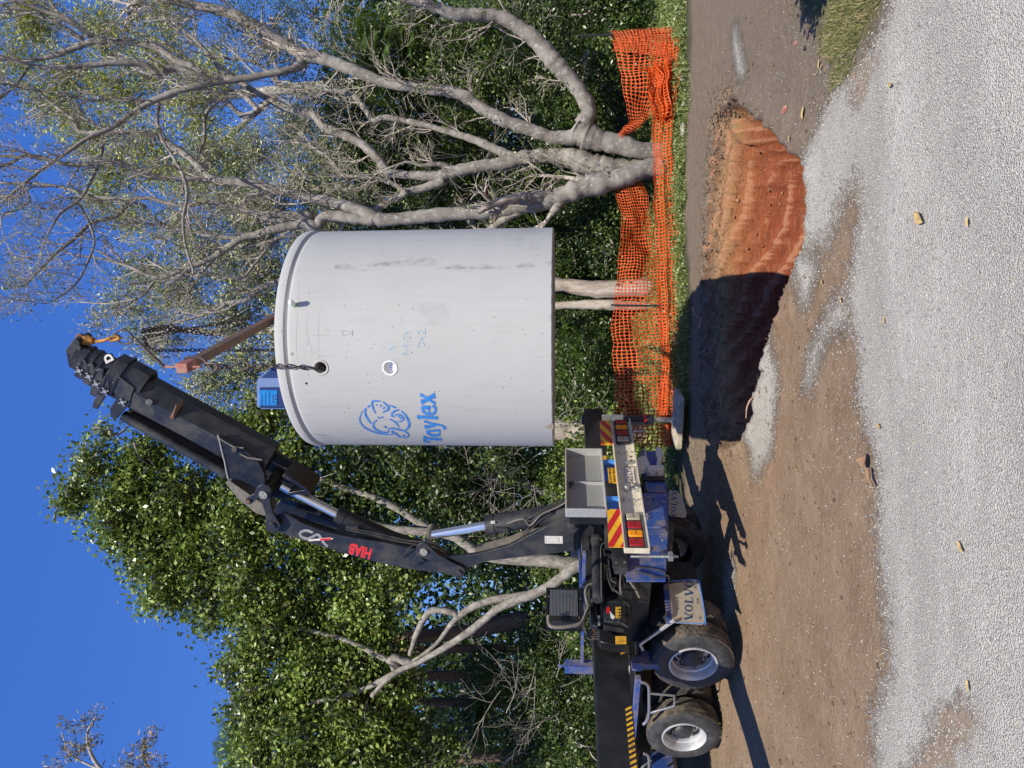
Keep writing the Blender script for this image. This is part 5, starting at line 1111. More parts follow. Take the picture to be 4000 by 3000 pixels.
def fallen_leaf(ix,iy,L,ang,label,cat='fallen leaf'):
    p=G(ix,iy); p[2]=groundz(np.array([p[0]]),np.array([p[1]]))[0]+.012
    u=np.array((math.cos(ang),math.sin(ang),0)); v=np.array((-math.sin(ang),math.cos(ang),0)); V=[];n=7
    for i in range(n):
        t=i/(n-1); w=.22*L*math.sin(math.pi*t)**.8; z=.05*L*math.sin(t*5)+.02*L
        V+=[p+u*(t-.5)*L+v*w+np.array((0,0,z+.07*L)),p+u*(t-.5)*L+np.array((0,0,z)),p+u*(t-.5)*L-v*w+np.array((0,0,z+.06*L))]
    g=MB(); g.add(V,[(3*i+k,3*i+k+1,3*i+k+4,3*i+k+3) for i in range(n-1) for k in (0,1)]); o=g.build('fallen_leaf','dry_leaf'); return tag(o,label,cat,'dry leaves fallen on the gravel and dirt')
MAT['dry_leaf']=flat('dry_leaf',(.46,.32,.13),.6,0,.35,40); MAT['bark_chip']=flat('bark_chip',(.26,.15,.08),.8,0,.3,20)
for ix,iy,L,a,l in ((3445,1665,.075,1.5,'dry yellow leaf on the gravel, right of the bark chip'),(3775,2135,.075,.9,'dry yellow leaf alone in the middle of the open gravel'),(3795,2680,.06,.4,'small curled leaf on the gravel near the muddy patch'),
   (3505,330,.07,1.1,'dry leaf on the gravel beside the lawn'),(3190,250,.08,.2,'broad tan leaf on the dirt by the lawn edge'),(3200,262,.06,1.8,'second tan leaf lying against the broad one by the lawn'),
   (3135,440,.12,.1,'long tan leaf on grey dirt right of the pit'),(3112,540,.07,.5,'small tan leaf between the pit and the lawn'),(3200,1100,.06,.8,'curled leaf on dirt just above the gravel edge'),(3275,1170,.06,.6,'curled leaf in the gravel spill'),
   (3610,850,.14,.9,'large curled brown leaf on the gravel, centre right'),(3790,865,.06,.3,'small tan leaf on the gravel below the large curled one'),(3475,1248,.05,.2,'reddish chip of leaf on the gravel')):
    fallen_leaf(ix,iy,L,a,l)
p=G(3385,1800); g=MB(); g.prism([p+np.array(q) for q in ((-.05,-.02,.01),(-.01,-.05,.035),(.04,-.03,.015),(.05,.02,.0),(.0,.05,.045),(-.05,.03,.02))],(0,0,.006)); tag(g.build('bark_chip','bark_chip'),'brown slab of bark at the edge of the gravel','bark')
p=G(3400,1870); g=MB(); g.tube([G(3405,1830)+np.array((0,0,.03)),G(3410,1870)+np.array((0,0,.03)),G(3422,1900)+np.array((0,0,.025))],[.016,.013,.008],7); tag(g.build('bark_strip','bark_chip'),'curled strip of bark just left of the bark slab','bark')
def root(pts,r,label):
    g=MB(); q=catmull([np.array(p) for p in pts],6); g.tube(q,np.linspace(r,r*.45,len(q)),7); return tag(g.build('root','root_bark'),label,'root')
MAT['root_bark']=flat('root_bark',(.42,.26,.16),.8,0,.25,30); MAT['dark_root']=flat('dark_root',(.10,.065,.045),.9,0,.3,30)
r_=lambda x,y,Y: P(2400+.5424*x,1000+.5424*y,Y)
root([r_(1035,1005,7.55),r_(985,1030,7.5),r_(955,1090,7.5),r_(948,1168,7.55)],.012,'pale bent root sticking out of the near side of the pit')
root([r_(1110,600,7.3),r_(1092,595,7.28),r_(1085,592,7.27)],.006,'short root stub on the near rim under the tank shadow')
root([r_(1100,700,7.35),r_(1080,705,7.3),r_(1075,730,7.3),r_(1082,752,7.33)],.008,'small curled root on the near rim of the pit')
root([r_(630,445,10.1),r_(615,480,10.0),r_(612,520,9.9)],.012,'pale curved root lying in the shadowed pit')
root([r_(560,370,10.3),r_(580,420,10.15),r_(610,440,10.1)],.009,'forked root above the curved one in the shadowed pit')
rg_=MB()
for i in range(70):
    x=random.uniform(.9,3.5); y=10.28+random.uniform(-.16,.15)-.12*max(0,x-2); z=groundz(np.array([x]),np.array([y]))[0]; L=random.uniform(.06,.22); a=random.uniform(-2.6,-.5)
    pts=[np.array((x,y,z))]; 
    for k in range(3): a+=random.uniform(-.6,.6); q=pts[-1]+np.array((math.cos(a),math.sin(a),0))*L/3; q[2]=max(groundz(np.array([q[0]]),np.array([q[1]]))[0]+.02,q[2]-random.uniform(0,.06)); pts.append(q)
    rg_.tube(pts,[.004,.0035,.003,.0015],5)
tag(rg_.build('torn_roots','dark_root'),'torn thin roots hanging from the far rim of the pit',kind='stuff')

# ================================================================ TREES AND UNDERGROWTH
m,nt,b=newmat('pale_bark'); MAT['pale_bark']=m; co=coord(nt)
n1=noise(nt,3,8,.65,co); n2=noise(nt,13,8,.75,coord(nt,(1,1,.7))); c=mix(nt,ramp(nt,n1,[(.3,0.0),(.7,1.0)]),(.105,.086,.070),(.33,.30,.262))
c=mix(nt,ramp(nt,n2,[(.54,0.0),(.60,.9)]),c,(.36,.36,.32)); vo=N(nt,'ShaderNodeTexVoronoi',Scale=26.0); nt.links.new(co,vo.inputs['Vector'])
c=mix(nt,math_(nt,'MULTIPLY',math_(nt,'LESS_THAN',vo.outputs['Distance'],.12),ramp(nt,n1,[(.5,0.0),(.6,.4)])),c,(.52,.52,.48)); nt.links.new(c,b.inputs['Base Color']); b.inputs['Roughness'].default_value=.85
bump(nt,b,n2,.4,.02)
def barkmat(n,a,b2,st=.6):
    m,nt,b=newmat(n); MAT[n]=m; co=coord(nt,(1,1,st)); x=noise(nt,8,8,.7,co); nt.links.new(ramp(nt,x,[(.35,a),(.65,b2)]),b.inputs['Base Color']); b.inputs['Roughness'].default_value=.85; bump(nt,b,x,.5,.02)
barkmat('twig_bark',(.22,.17,.135),(.56,.50,.43)); barkmat('pale_stick',(.30,.26,.22),(.58,.54,.48)); barkmat('white_bark',(.12,.10,.08),(.38,.35,.30)); barkmat('brown_bark',(.10,.065,.045),(.25,.17,.115),.25); barkmat('paperbark',(.22,.17,.13),(.55,.48,.40),.3)
def leafmat(name,stops,rough=.42,tr=.22): island_mat(name,stops,rough,tr,.45)
leafmat('leaf_bright',[(0,(0.041,0.074,0.014)),(.35,(0.115,0.176,0.030)),(.7,(0.209,0.277,0.051)),(.92,(0.270,0.330,0.080)),(1,(0.300,0.320,0.100))],.33)
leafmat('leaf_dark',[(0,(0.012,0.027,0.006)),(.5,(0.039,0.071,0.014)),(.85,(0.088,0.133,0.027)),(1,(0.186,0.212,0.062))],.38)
leafmat('leaf_grey',[(0,(0.096,0.120,0.048)),(.5,(0.240,0.272,0.112)),(.85,(0.416,0.420,0.192)),(1,(0.420,0.420,0.352))],.38)
leafmat('leaf_yellow',[(0,(0.165,0.180,0.022)),(.5,(0.360,0.375,0.045)),(.85,(0.420,0.420,0.075)),(1,(0.420,0.420,0.120))],.45)
leafmat('leaf_mid',[(0,(.02,.04,.009)),(.5,(.07,.115,.022)),(.85,(.15,.20,.045)),(1,(.25,.28,.09))],.36)
leafmat('leaf_brown',[(0,(0.096,0.084,0.042)),(.5,(0.192,0.156,0.072)),(1,(0.360,0.240,0.132))],.5,.15)
leafmat('weed_leaf',[(0,(0.057,0.092,0.021)),(.5,(0.138,0.190,0.040)),(.85,(0.241,0.287,0.081)),(1,(0.414,0.402,0.184))],.45)
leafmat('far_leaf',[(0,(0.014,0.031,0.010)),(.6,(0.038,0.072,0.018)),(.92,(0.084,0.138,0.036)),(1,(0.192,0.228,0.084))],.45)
leafmat('frond',[(0,(0.030,0.075,0.018)),(.6,(0.075,0.150,0.033)),(1,(0.180,0.270,0.075))],.35)
def leaf_quads(C,size,aspect=.55,droop=0.0,up=.45):
    n=len(C); nrm=rng.normal(size=(n,3)); nrm[:,2]+=up*1.5; nrm[:,1]-=up*1.7; nrm/=np.linalg.norm(nrm,axis=1)[:,None]
    t=rng.normal(size=(n,3)); t[:,2]-=droop; t-=nrm*(t*nrm).sum(1)[:,None]; t/=np.linalg.norm(t,axis=1)[:,None]; s=np.cross(nrm,t)
    L=(size*rng.uniform(.4,1.45,n))[:,None]; W=L*aspect*.5
    V=np.stack([C-t*L*.5,C+s*W-t*L*.02,C+t*L*.5,C-s*W-t*L*.02],1); return V.reshape(-1,3)
def blobs_px(bl_,Yd=0): 
    o=[]
    for q in bl_:
        ix,iy,Y,r=q[:4]; o.append((P(ix,iy,Y),r/F_PX*Y))
    return o
def foliage(name,blobs,n,size,mat,parent=None,per=26,spread=.17,aspect=.55,droop=0,shell=.35,up=.45,zs=1.0,floor=None):
    B=[b for b in blobs]; w=np.array([r**2 for _,r in B]); w/=w.sum(); k=max(1,n//per)
    bi=rng.choice(len(B),k,p=w); C=np.array([B[i][0] for i in bi]); R=np.array([B[i][1] for i in bi])
    d=rng.normal(size=(k,3)); d/=np.linalg.norm(d,axis=1)[:,None]; rr=(shell+(1-shell)*rng.random(k)**.6)*(1+.10*rng.normal(size=k)).clip(.7,1.1)
    C=C+d*(R*rr)[:,None]*np.array((1,1,zs))
    cnt=rng.integers(per//2,per*3//2,k); ci=np.repeat(np.arange(k),cnt); sp=spread*rng.uniform(.5,1.4,k)
    Lc=C[ci]+rng.normal(size=(len(ci),3))*sp[ci][:,None]*np.array((1,1,.8))
    tone=(rng.normal(size=k)*.34).clip(-.62,.42)+.25*np.sin(C[:,0]*2.1+1)*np.sin(C[:,2]*2.7)
    V=leaf_quads(Lc,size,aspect,droop,up); o=np_mesh(name,V,np.arange(len(V)).reshape(-1,4),mat,parent); at_=o.data.attributes.new('tone','FLOAT','POINT'); at_.data.foreach_set('value',np.repeat(tone[ci],4).astype(np.float32)); return o,C
def limb(g,pts,n=8,jit=.015,k=6):
    """pts: (x,y,z,r) world"""
    q=catmull([p[:4] for p in pts],k) if len(pts)>2 else np.array(pts,float); r=np.abs(q[:,3])*(1+.06*np.array([random.gauss(0,1) for _ in q]))
    c=q[:,:3]+np.random.RandomState(len(pts)).normal(size=(len(q),3))*jit*np.minimum(r,.1)[:,None]*3; g.tube(c,r,n,cap=True); return q
def pxlimb(pts,Y,dy=0.0):
    o=[]; n=len(pts)
    for i,q in enumerate(pts):
        y=Y+dy*i/max(1,n-1); p=P(q[0],q[1],y); o.append((*p,q[2]/F_PX*y))
    return o
def twigs(g,q,every,L,r,depth,updir=(0,0,1),n=4,spreadf=1.0,start=.15,collect=None):
    d=np.r_[0,np.cumsum(np.linalg.norm(np.diff(q[:,:3],axis=0),axis=1))]; s=start*d[-1]+random.random()*every
    while s<d[-1]:
        p=np.array([np.interp(s,d,q[:,i]) for i in range(3)]); i=min(len(q)-2,np.searchsorted(d,s)); t=q[min(i+1,len(q)-1),:3]-q[max(0,i-1),:3]; t/=np.linalg.norm(t)+1e-9
        rv=np.array([random.gauss(0,1) for _ in range(3)]); rv-=t*rv.dot(t); rv/=np.linalg.norm(rv)+1e-9
        grow(g,p,t*.55+rv*.75*spreadf+np.array(updir)*.35,L*random.uniform(.6,1.2),min(r,q[min(i,len(q)-1),3]*.6),depth,updir,n,collect); s+=every*random.uniform(.6,1.4)
def grow(g,p,d,L,r,depth,updir=(0,0,1),n=4,collect=None):
    d=np.array(d,float); d/=np.linalg.norm(d)+1e-9; pts=[p]; dirs=[d]; k=5
    bend=np.array([random.gauss(0,1) for _ in range(3)])*.10
    for i in range(k):
        d=d+bend+np.array([random.gauss(0,.12) for _ in range(3)])+np.array(updir)*.05; d/=np.linalg.norm(d); pts.append(pts[-1]+d*L/k); dirs.append(d)
    rs=np.linspace(r,max(r*.38,.0034),k+1); g.tube(pts,rs,n,cap=False)
    if collect is not None and depth<=1: collect.append(pts[-1]); collect.append(pts[3])
    if depth>0:
        for i in range(1,k+1):
            if random.random()<.80:
                rv=np.array([random.gauss(0,1) for _ in range(3)]); rv-=dirs[i]*rv.dot(dirs[i]); rv/=np.linalg.norm(rv)+1e-9
                grow(g,pts[i],dirs[i]*.8+rv*.65,L*random.uniform(.45,.75),rs[i]*.75,depth-1,updir,n,collect)
K6=lambda *pts: [(1200+.6329*x,.6329*y,r*.6329) for x,y,r in pts]
K5=lambda *pts: [(.7234*x,.7234*y,r*.7234) for x,y,r in pts]
def bare_tree(label,trunks,limbs,Y,depth=2,every=.42,L=.9,buds=0,mat='pale_bark',cat='bare tree',tw='twig_bark',leafm='weed_leaf'):
    base=trunks[0][0]; p0=P(base[0],base[1],Y); z0=groundz(np.array([p0[0]]),np.array([p0[1]]))[0]
    e=empty('bare_tree',tuple((p0[0],p0[1],z0)),label=label,cat=cat)
    loc=np.array(e.location)
    g=MB(); gl=MB(); gt=MB(); tips=[]
    for t in trunks:
        q=pxlimb(t,Y,0); q0=q[0]; q=[(q0[0],q0[1]+.0,z0-.2,q0[3]*1.15)]+q if t is trunks[0] else q; limb(g,q,14)
    for l,dy in limbs:
        q=limb(gl,pxlimb(l,Y,dy),8); twigs(gt,q,every,L,.021,depth,collect=tips)
        tip=q[-1,:3]-q[-3,:3]; grow(gt,q[-1,:3],tip,L*1.2,q[-1,3]*.9,depth+1,collect=tips)
    for gg,nm,mt in ((g,'trunk',mat),(gl,'limbs',mat),(gt,'twigs',tw)):
        gg.v=(np.array(gg.v)-loc).tolist()
        me_o=np_fast(gg,nm,mt,e)
    if buds:
        tp=np.array(tips); C=np.repeat(tp,buds,axis=0)+rng.normal(size=(len(tp)*buds,3))*.05; C=C-loc; V=leaf_quads(C,.05,.5); np_mesh('buds',V,np.arange(len(V)).reshape(-1,4),leafm,e)
    return e
def np_fast(gg,nm,mt,e):
    me=bpy.data.meshes.new(nm); me.from_pydata(gg.v,[],gg.f); me.materials.append(MAT[mt]); o=bpy.data.objects.new(nm,me); COL.objects.link(o); o.parent=e
    me.polygons.foreach_set('use_smooth',[True]*len(me.polygons)); return o
# --- the three leaning pale trunks at the right
bare_tree('pale leaning tree whose trunk forks low, arching off to the right',
  [K6((2060,930,50),(1950,895,60),(1820,868,66),(1720,835,78),(1640,790,60))],
  [(K6((1720,842,60),(1620,850,48),(1500,845,42),(1380,800,40),(1250,758,40),(1100,680,38),(980,600,38),(860,560,36),(750,555,33),(600,530,35),(450,500,35),(330,450,35),(200,400,38),(100,362,38),(0,345,36)),-.2),
   (K6((1700,770,55),(1740,680,50),(1680,560,50),(1580,440,52),(1500,350,55),(1400,240,50),(1280,150,45),(1170,100,40),(1050,92,38),(930,90,36),(820,60,34),(700,20,30),(600,-10,28),(480,-60,26)),-1.2),
   (K5((1659,295,36),(1600,365,22),(1500,390,20),(1350,418,18),(1220,436,20),(1120,450,20),(1000,482,18),(850,535,17),(730,600,14),(620,680,14),(480,742,12),(350,830,10),(220,920,9),(120,1000,8),(20,1080,7)),-1.6),
   (K5((1680,300,36),(1620,285,32),(1480,200,28),(1350,120,30),(1200,60,28),(1000,20,25),(850,-20,22)),-.8),
   (K5((1130,440,22),(1050,365,20),(960,330,22),(860,262,20),(760,236,20),(640,220,20),(500,225,18),(400,262,16),(300,300,14),(130,330,12),(0,308,10)),-.6),
   (K5((1150,445,18),(960,370,20),(860,395,18),(780,350,17),(650,340,17),(500,350,15),(350,366,14),(150,352,12),(0,300,9)),-1.4),
   (K5((650,340,14),(540,240,14),(480,190,14),(380,110,13),(240,60,12),(130,18,10),(20,-10,8)),-1.0),
   (K5((450,212,12),(350,150,12),(200,80,12),(60,40,10),(-30,20,8)),-.4),
   (K5((800,552,10),(600,540,9),(480,540,9),(300,500,9),(100,470,8),(0,450,6)),-1.0),
   (K5((155,360,8),(100,440,8),(40,500,8),(0,530,7),(-30,560,6)),-1.3),
   (K5((560,690,10),(545,850,9),(500,960,8),(430,1080,7),(330,1150,6),(260,1260,5)),-1.8),
   (K5((860,560,9),(850,640,9),(870,740,9),(930,840,9),(990,950,9),(1010,1060,9),(990,1180,8),(1000,1320,8),(1040,1450,6)),-2.6)],13.6,2,.40,.85,2)
bare_tree('pale mottled tree with a swollen forked trunk, second from the right',
  [K6((1950,1045,60),(1850,1040,70),(1750,1015,75),(1620,970,58),(1480,962,46),(1330,975,44),(1200,1010,40),(1050,1030,36),(900,1062,40),(820,1092,36))],
  [(K6((840,1085,34),(650,1082,28),(500,1062,28),(440,985,28),(330,885,30),(200,822,30),(100,782,30),(60,722,28),(-10,690,28))+K5((1560,590,20),(1440,530,18),(1320,460,16),(1200,380,13),(1080,240,10),(950,130,8)),.6),
   (K6((850,1110,30),(720,1160,26),(600,1182,24),(560,1150,16),(420,1100,14),(230,1080,13),(150,990,11),(60,925,10),(-10,890,9)),.5),
   (K6((620,1185,26),(520,1240,22),(420,1295,20),(300,1340,14),(150,1360,12),(0,1350,10)),.4),
   (K6((1310,985,34),(1180,930,28),(1050,870,25),(930,830,22),(800,792,20),(640,752,19),(480,725,20),(410,742,18),(350,662,20),(270,582,18),(120,555,15),(0,540,14))+K5((1520,460,11),(1480,430,10),(1400,350,10),(1300,320,9),(1150,300,8),(1000,200,7)),.9),
   (K5((1400,600,18),(1320,520,14),(1250,500,11),(1100,490,10),(950,440,9),(800,400,8)),.7),
   (K5((1380,610,16),(1300,620,16),(1200,540,10),(1110,620,10),(1105,750,8),(1060,860,7)),.4),
   (K6((900,1070,20),(840,1015,18),(700,1020,10),(620,1000,8),(520,1030,6)),-.2)],13.9,2,.42,.8,1)
bare_tree('lichened pale trunk beside the tank with a cut stub and wide bare crown',
  [K6((2110,1035,55),(1990,1080,60),(1850,1125,62),(1680,1168,60),(1560,1212,58),(1440,1245,56),(1300,1272,52),(1100,1300,48),(900,1320,45),(700,1338,42),(520,1355,42),(400,1350,42))],
  [(K6((1860,1110,55),(1750,1120,50),(1690,1115,40),(1650,1105,20)),0),
   (K6((1500,1215,48),(1380,1225,44),(1310,1225,40)),-.35),
   (K6((1560,1240,40),(1530,1290,30),(1505,1320,18)),0),
   (K6((1330,1290,30),(1220,1350,26),(1150,1400,22),(1080,1450,16)),.2),
   (K6((440,1350,40),(300,1290,38),(180,1255,34),(60,1230,32))+K5((1640,1060,26),(1500,1030,26),(1400,1000,25),(1300,985,24),(1160,970,24),(1080,905,20),(1000,832,20),(900,770,18),(800,722,16),(640,710,14),(440,715,13),(400,650,12),(280,560,10),(180,480,8),(60,450,6)),-.5),
   (K5((1180,972,20),(1000,965,17),(880,960,17),(780,940,17),(690,900,16),(600,870,15),(440,890,14),(330,880,13),(220,850,12),(130,838,10),(60,880,9),(-20,905,8)),-1.2),
   (K6((420,1360,38),(300,1350,34),(120,1330,34),(60,1390,36))+K5((1640,1210,28),(1500,1235,24),(1400,1262,22),(1300,1290,20),(1150,1390,17),(1000,1452,14),(850,1500,12),(700,1440,10),(560,1400,8),(420,1380,6)),-.3),
   (K5((1690,1165,26),(1500,1158,20),(1350,1140,18),(1230,1115,16),(1120,1090,14),(1000,1110,13),(900,1095,12),(800,1070,12),(680,1075,10),(500,1060,9),(330,1010,9),(160,990,8),(40,990,6)),-.9),
   (K5((1660,1180,18),(1500,1190,14),(1380,1160,11),(1320,1100,9),(1350,1050,8),(1450,1065,7),(1520,1100,6),(1620,1100,5)),-.5),
   (K5((690,1100,14),(620,1170,13),(500,1200,11),(400,1290,10),(300,1370,9),(210,1460,7),(130,1540,6),(60,1540,5),(10,1530,4)),-1.0),
   (K5((1300,1290,14),(1200,1280,12),(1020,1250,11),(880,1210,10),(800,1150,9),(760,1100,8),(640,1100,7)),-.2),
   (K5((1500,1300,14),(1340,1330,12),(1250,1340,12),(1150,1400,10),(1080,1480,10),(1000,1490,9),(880,1480,8),(760,1600,7),(600,1640,6)),.5),
   (K5((1530,1510,16),(1400,1560,15),(1330,1620,14),(1200,1640,11),(1100,1700,9),(950,1740,8)),1.0),
   (K5((1650,1280,8),(1500,1290,8),(1380,1420,7),(1310,1500,7),(1200,1490,6),(1100,1480,6),(1000,1600,5)),-1.0),
   (K5((430,1100,7),(480,1200,7),(510,1300,6),(480,1400,6),(420,1520,5),(330,1600,4)),-2.0),
   (K5((120,990,6),(160,1080,6),(100,1130,5),(20,1150,5)),-2.0)],13.4,2,.36,.8,1)
# --- generic leafy tree
def leafy(name,label,cat,blobs,n,size,mat,trunk=None,limbs=(),bark='twig_bark',Y=14,sticks=0,group=None,aspect=.55,**k):
    B=blobs_px(blobs)
    if trunk: t0=P(trunk[0][0],trunk[0][1],Y)
    else: t0=np.mean([c for c,_ in B],0)
    z0=groundz(np.array([t0[0]]),np.array([t0[1]]))[0]; e=empty(name,(t0[0],t0[1],z0),label=label,cat=cat,group=group); loc=np.array(e.location)
    B2=[(c-loc,r) for c,r in B]; o,C=foliage('crown' if name.endswith('tree') or name=='tree' else 'foliage',B2,n,size,mat,e,aspect=aspect,**k)
    g=MB()
    if trunk:
        q=pxlimb(trunk,Y); q=[(q[0][0],q[0][1],z0-.2,q[0][3]*1.2)]+q; limb(g,q,12); 
        for l in limbs: limb(g,pxlimb(l,Y+.2),8)
        g.v=(np.array(g.v)-loc).tolist(); np_fast(g,'trunk',bark,e)
    if sticks:
        g=MB(); idx=rng.choice(len(C),min(sticks,len(C)),replace=False)
        for i in idx:
            c,r=B2[int(np.argmin([np.linalg.norm(C[i]-b_[0]) for b_ in B2]))]; a=c+(C[i]-c)*.15+rng.normal(size=3)*.15; mid=(a+C[i])/2+rng.normal(size=3)*.12; end=C[i]+(C[i]-c)*.12
            g.tube(catmull([a,mid,end],3),np.linspace(.026,.005,7),5,cap=False)
        np_fast(g,'branches',bark,e)
    return e
leafy('leafy_tree','tall leafy green tree rising beside the folded crane, sky behind its top','tree',
  [(300,1935,13.8,70),(260,1960,13.8,35),(360,1800,13.8,75),(420,1700,13.8,55),(470,1900,14,140),(560,1780,14,110),(470,2040,13.8,110),(600,2130,14,150),(700,1950,14.2,170),(700,2250,14,140),(640,2330,13.8,85),(860,2100,14.2,170),(830,2360,14,110),(1000,2250,14,150),(980,1980,14.4,170),(900,1720,14.6,100),(1020,1640,14.6,90),(1110,1800,14.6,150),(1180,2060,14.4,140)],62000,.105,'leaf_bright',
  trunk=[(2500,2235,26),(2250,2205,28),(2130,2190,26),(1900,2170,22),(1750,2090,18),(1500,2060,15),(1300,2000,13),(1100,2000,11),(800,2000,14)],limbs=[[(1700,2080,16),(1500,1960,14),(1300,1890,12),(1150,1830,8)],[(1200,2000,14),(900,2150,10),(700,2150,7)],[(1000,2000,12),(700,1900,8),(500,1850,5)]],bark='white_bark',Y=14.2,sticks=700,spread=.19,per=44)
leafy('leafy_tree','dense low leafy tree filling the space left of the tank, behind the crane','tree',
  [(1300,1850,14.8,130),(1250,1990,15,120),(1420,1800,14.8,110),(1450,1980,15,150),(1580,1880,15,120),(1700,1820,15,110),(1400,2120,15,120),(1700,1980,15.2,120),(1850,1830,15.2,110),(1900,1980,15.4,120),(2050,1850,15.2,110),(2150,1990,15.4,120),(1750,1900,14.4,90),(1600,1800,14.4,80),(1950,1800,14.4,80),(1850,2060,14.6,90)],34000,.095,'leaf_dark',
  trunk=[(2400,2000,26),(2180,1935,22),(2050,1890,18),(1900,1860,16),(1780,1810,12),(1650,1760,8)],limbs=[[(2050,1890,10),(1980,1800,10),(1930,1760,8)],[(1900,1860,14),(1800,1900,12),(1650,1870,8)]],bark='white_bark',Y=15.1,sticks=200,spread=.16)
leafy('leafy_tree','broad leafy tree spreading over the flatbed at the far left','tree',
  [(1010,2430,14,110),(1000,2540,14,90),(900,2600,14,45),(980,2700,14,80),(890,2770,14,35),(1010,2800,14,100),(1000,2980,14,110),(1130,2330,14.2,150),(1230,2470,14.4,160),(1180,2620,14.2,150),(1180,2800,14.2,160),(1200,3000,14.2,160),(1400,2350,14.4,160),(1420,2520,14.6,170),(1380,2700,14.4,170),(1400,2900,14.4,170),(1560,2230,14.4,110),(1300,2180,14.4,110),(1560,2900,14.6,120),(1550,2680,14.6,110),(1700,2950,14.8,110),(1450,3050,14.4,140)],84000,.105,'leaf_bright',
  trunk=[(2330,2215,22),(2250,2215,22),(2130,2300,19),(1960,2370,16),(1880,2430,16),(1800,2490,14),(1650,2580,11),(1540,2630,11),(1450,2720,8)],limbs=[[(2080,2320,15),(1900,2350,15),(1790,2410,12),(1700,2520,8),(1600,2590,6)],[(1790,2410,11),(1760,2390,13),(1680,2390,14),(1630,2470,12),(1600,2560,8)],[(1540,2620,12),(1530,2570,15),(1590,2585,15),(1640,2600,12)],[(1600,2600,14),(1400,2700,10),(1200,2750,7)],[(1560,2600,14),(1350,2500,10),(1150,2450,7)]],bark='white_bark',Y=13.6,sticks=1000,spread=.19,per=44)
leafy('gum_tree','tips of a brown-leaved gum branch poking into the sky at the far left','gum tree',
  [(250,2850,15,40),(330,2820,15,35),(380,2790,15,25),(280,2930,15,45),(350,2900,15,30),(230,2990,15,40),(470,2960,15,35),(560,2900,15,35),(600,2990,15,50),(520,3000,15,50),(590,2870,15,20)],1500,.13,'leaf_brown',
  trunk=[(2300,3400,60),(1500,3350,50),(900,3250,30),(600,3120,14),(400,3010,8),(340,2880,5),(380,2790,3)],limbs=[[(900,3250,12),(650,3100,9),(560,2950,5),(600,2860,3)],[(400,3010,5),(280,2950,3),(240,2860,2)]],bark='twig_bark',Y=15,aspect=.22,droop=1.2,spread=.10,per=14)
leafy('sparse_tree','tall thin-leaved tree standing behind the lifting chains, full of sky gaps','tree',
  [(480,1200,19,90),(620,1330,19,110),(700,1150,19,120),(820,1500,19,120),(900,1250,19,140),(950,1450,19,120),(560,1050,19,100),(1000,1080,19,150),(820,1000,19,140),(1150,1150,19.5,150),(1100,1350,19,120),(700,900,19,110),(1050,1600,19,110),(380,1260,19,50),(1250,950,19,140),(1300,1300,19,130),(1000,820,19,120)],44000,.12,'leaf_grey',
  trunk=[(2400,1250,34),(2200,1240,30),(1700,1270,28),(1200,1280,20),(900,1300,14),(600,1280,8)],limbs=[[(1300,1280,14),(1000,1450,10),(800,1520,6)],[(1200,1280,14),(900,1100,10),(650,1050,6)],[(1000,1290,10),(800,1200,8),(500,1200,4)]],bark='pale_stick',Y=19,sticks=900,aspect=.3,droop=.5,spread=.2)
leafy('sparse_tree','thin yellow-green tree seen high at the right through bare branches','tree',
  [(120,120,21,110),(250,300,21,120),(330,520,21,110),(420,680,21,100),(200,420,21,100),(480,350,21,130),(560,600,21,120),(400,120,21,120),(620,250,21,120),(740,450,21,130),(720,700,21,120),(850,300,21,120),(130,30,21,100),(60,250,21,80),(500,850,21,80),(900,620,21,120),(650,60,21,110),(380,780,21,60)],58000,.12,'leaf_yellow',
  trunk=[(2400,300,34),(1600,320,30),(1000,360,20),(600,400,12),(300,350,6)],limbs=[[(1100,350,14),(800,600,9),(500,700,5)],[(900,360,12),(600,150,8),(300,100,4)]],bark='pale_stick',Y=21,sticks=500,aspect=.3,spread=.24)
leafy('sparse_tree','grey-green feathery tree between the bare limbs at upper right','tree',
  [(880,780,20,120),(1000,600,20,130),(1050,850,20,130),(1180,700,20,140),(800,620,20,110),(1150,500,20,120),(980,950,20,100),(1300,620,20,130),(1320,850,20,130),(1200,1000,20,110)],36000,.11,'leaf_grey',
  trunk=[(2400,700,30),(1700,720,26),(1200,740,16),(950,720,8)],limbs=[[(1300,740,10),(1100,900,7),(950,930,4)],[(1200,740,10),(1050,600,6),(850,560,4)]],bark='pale_stick',Y=20,sticks=600,aspect=.24,spread=.2)
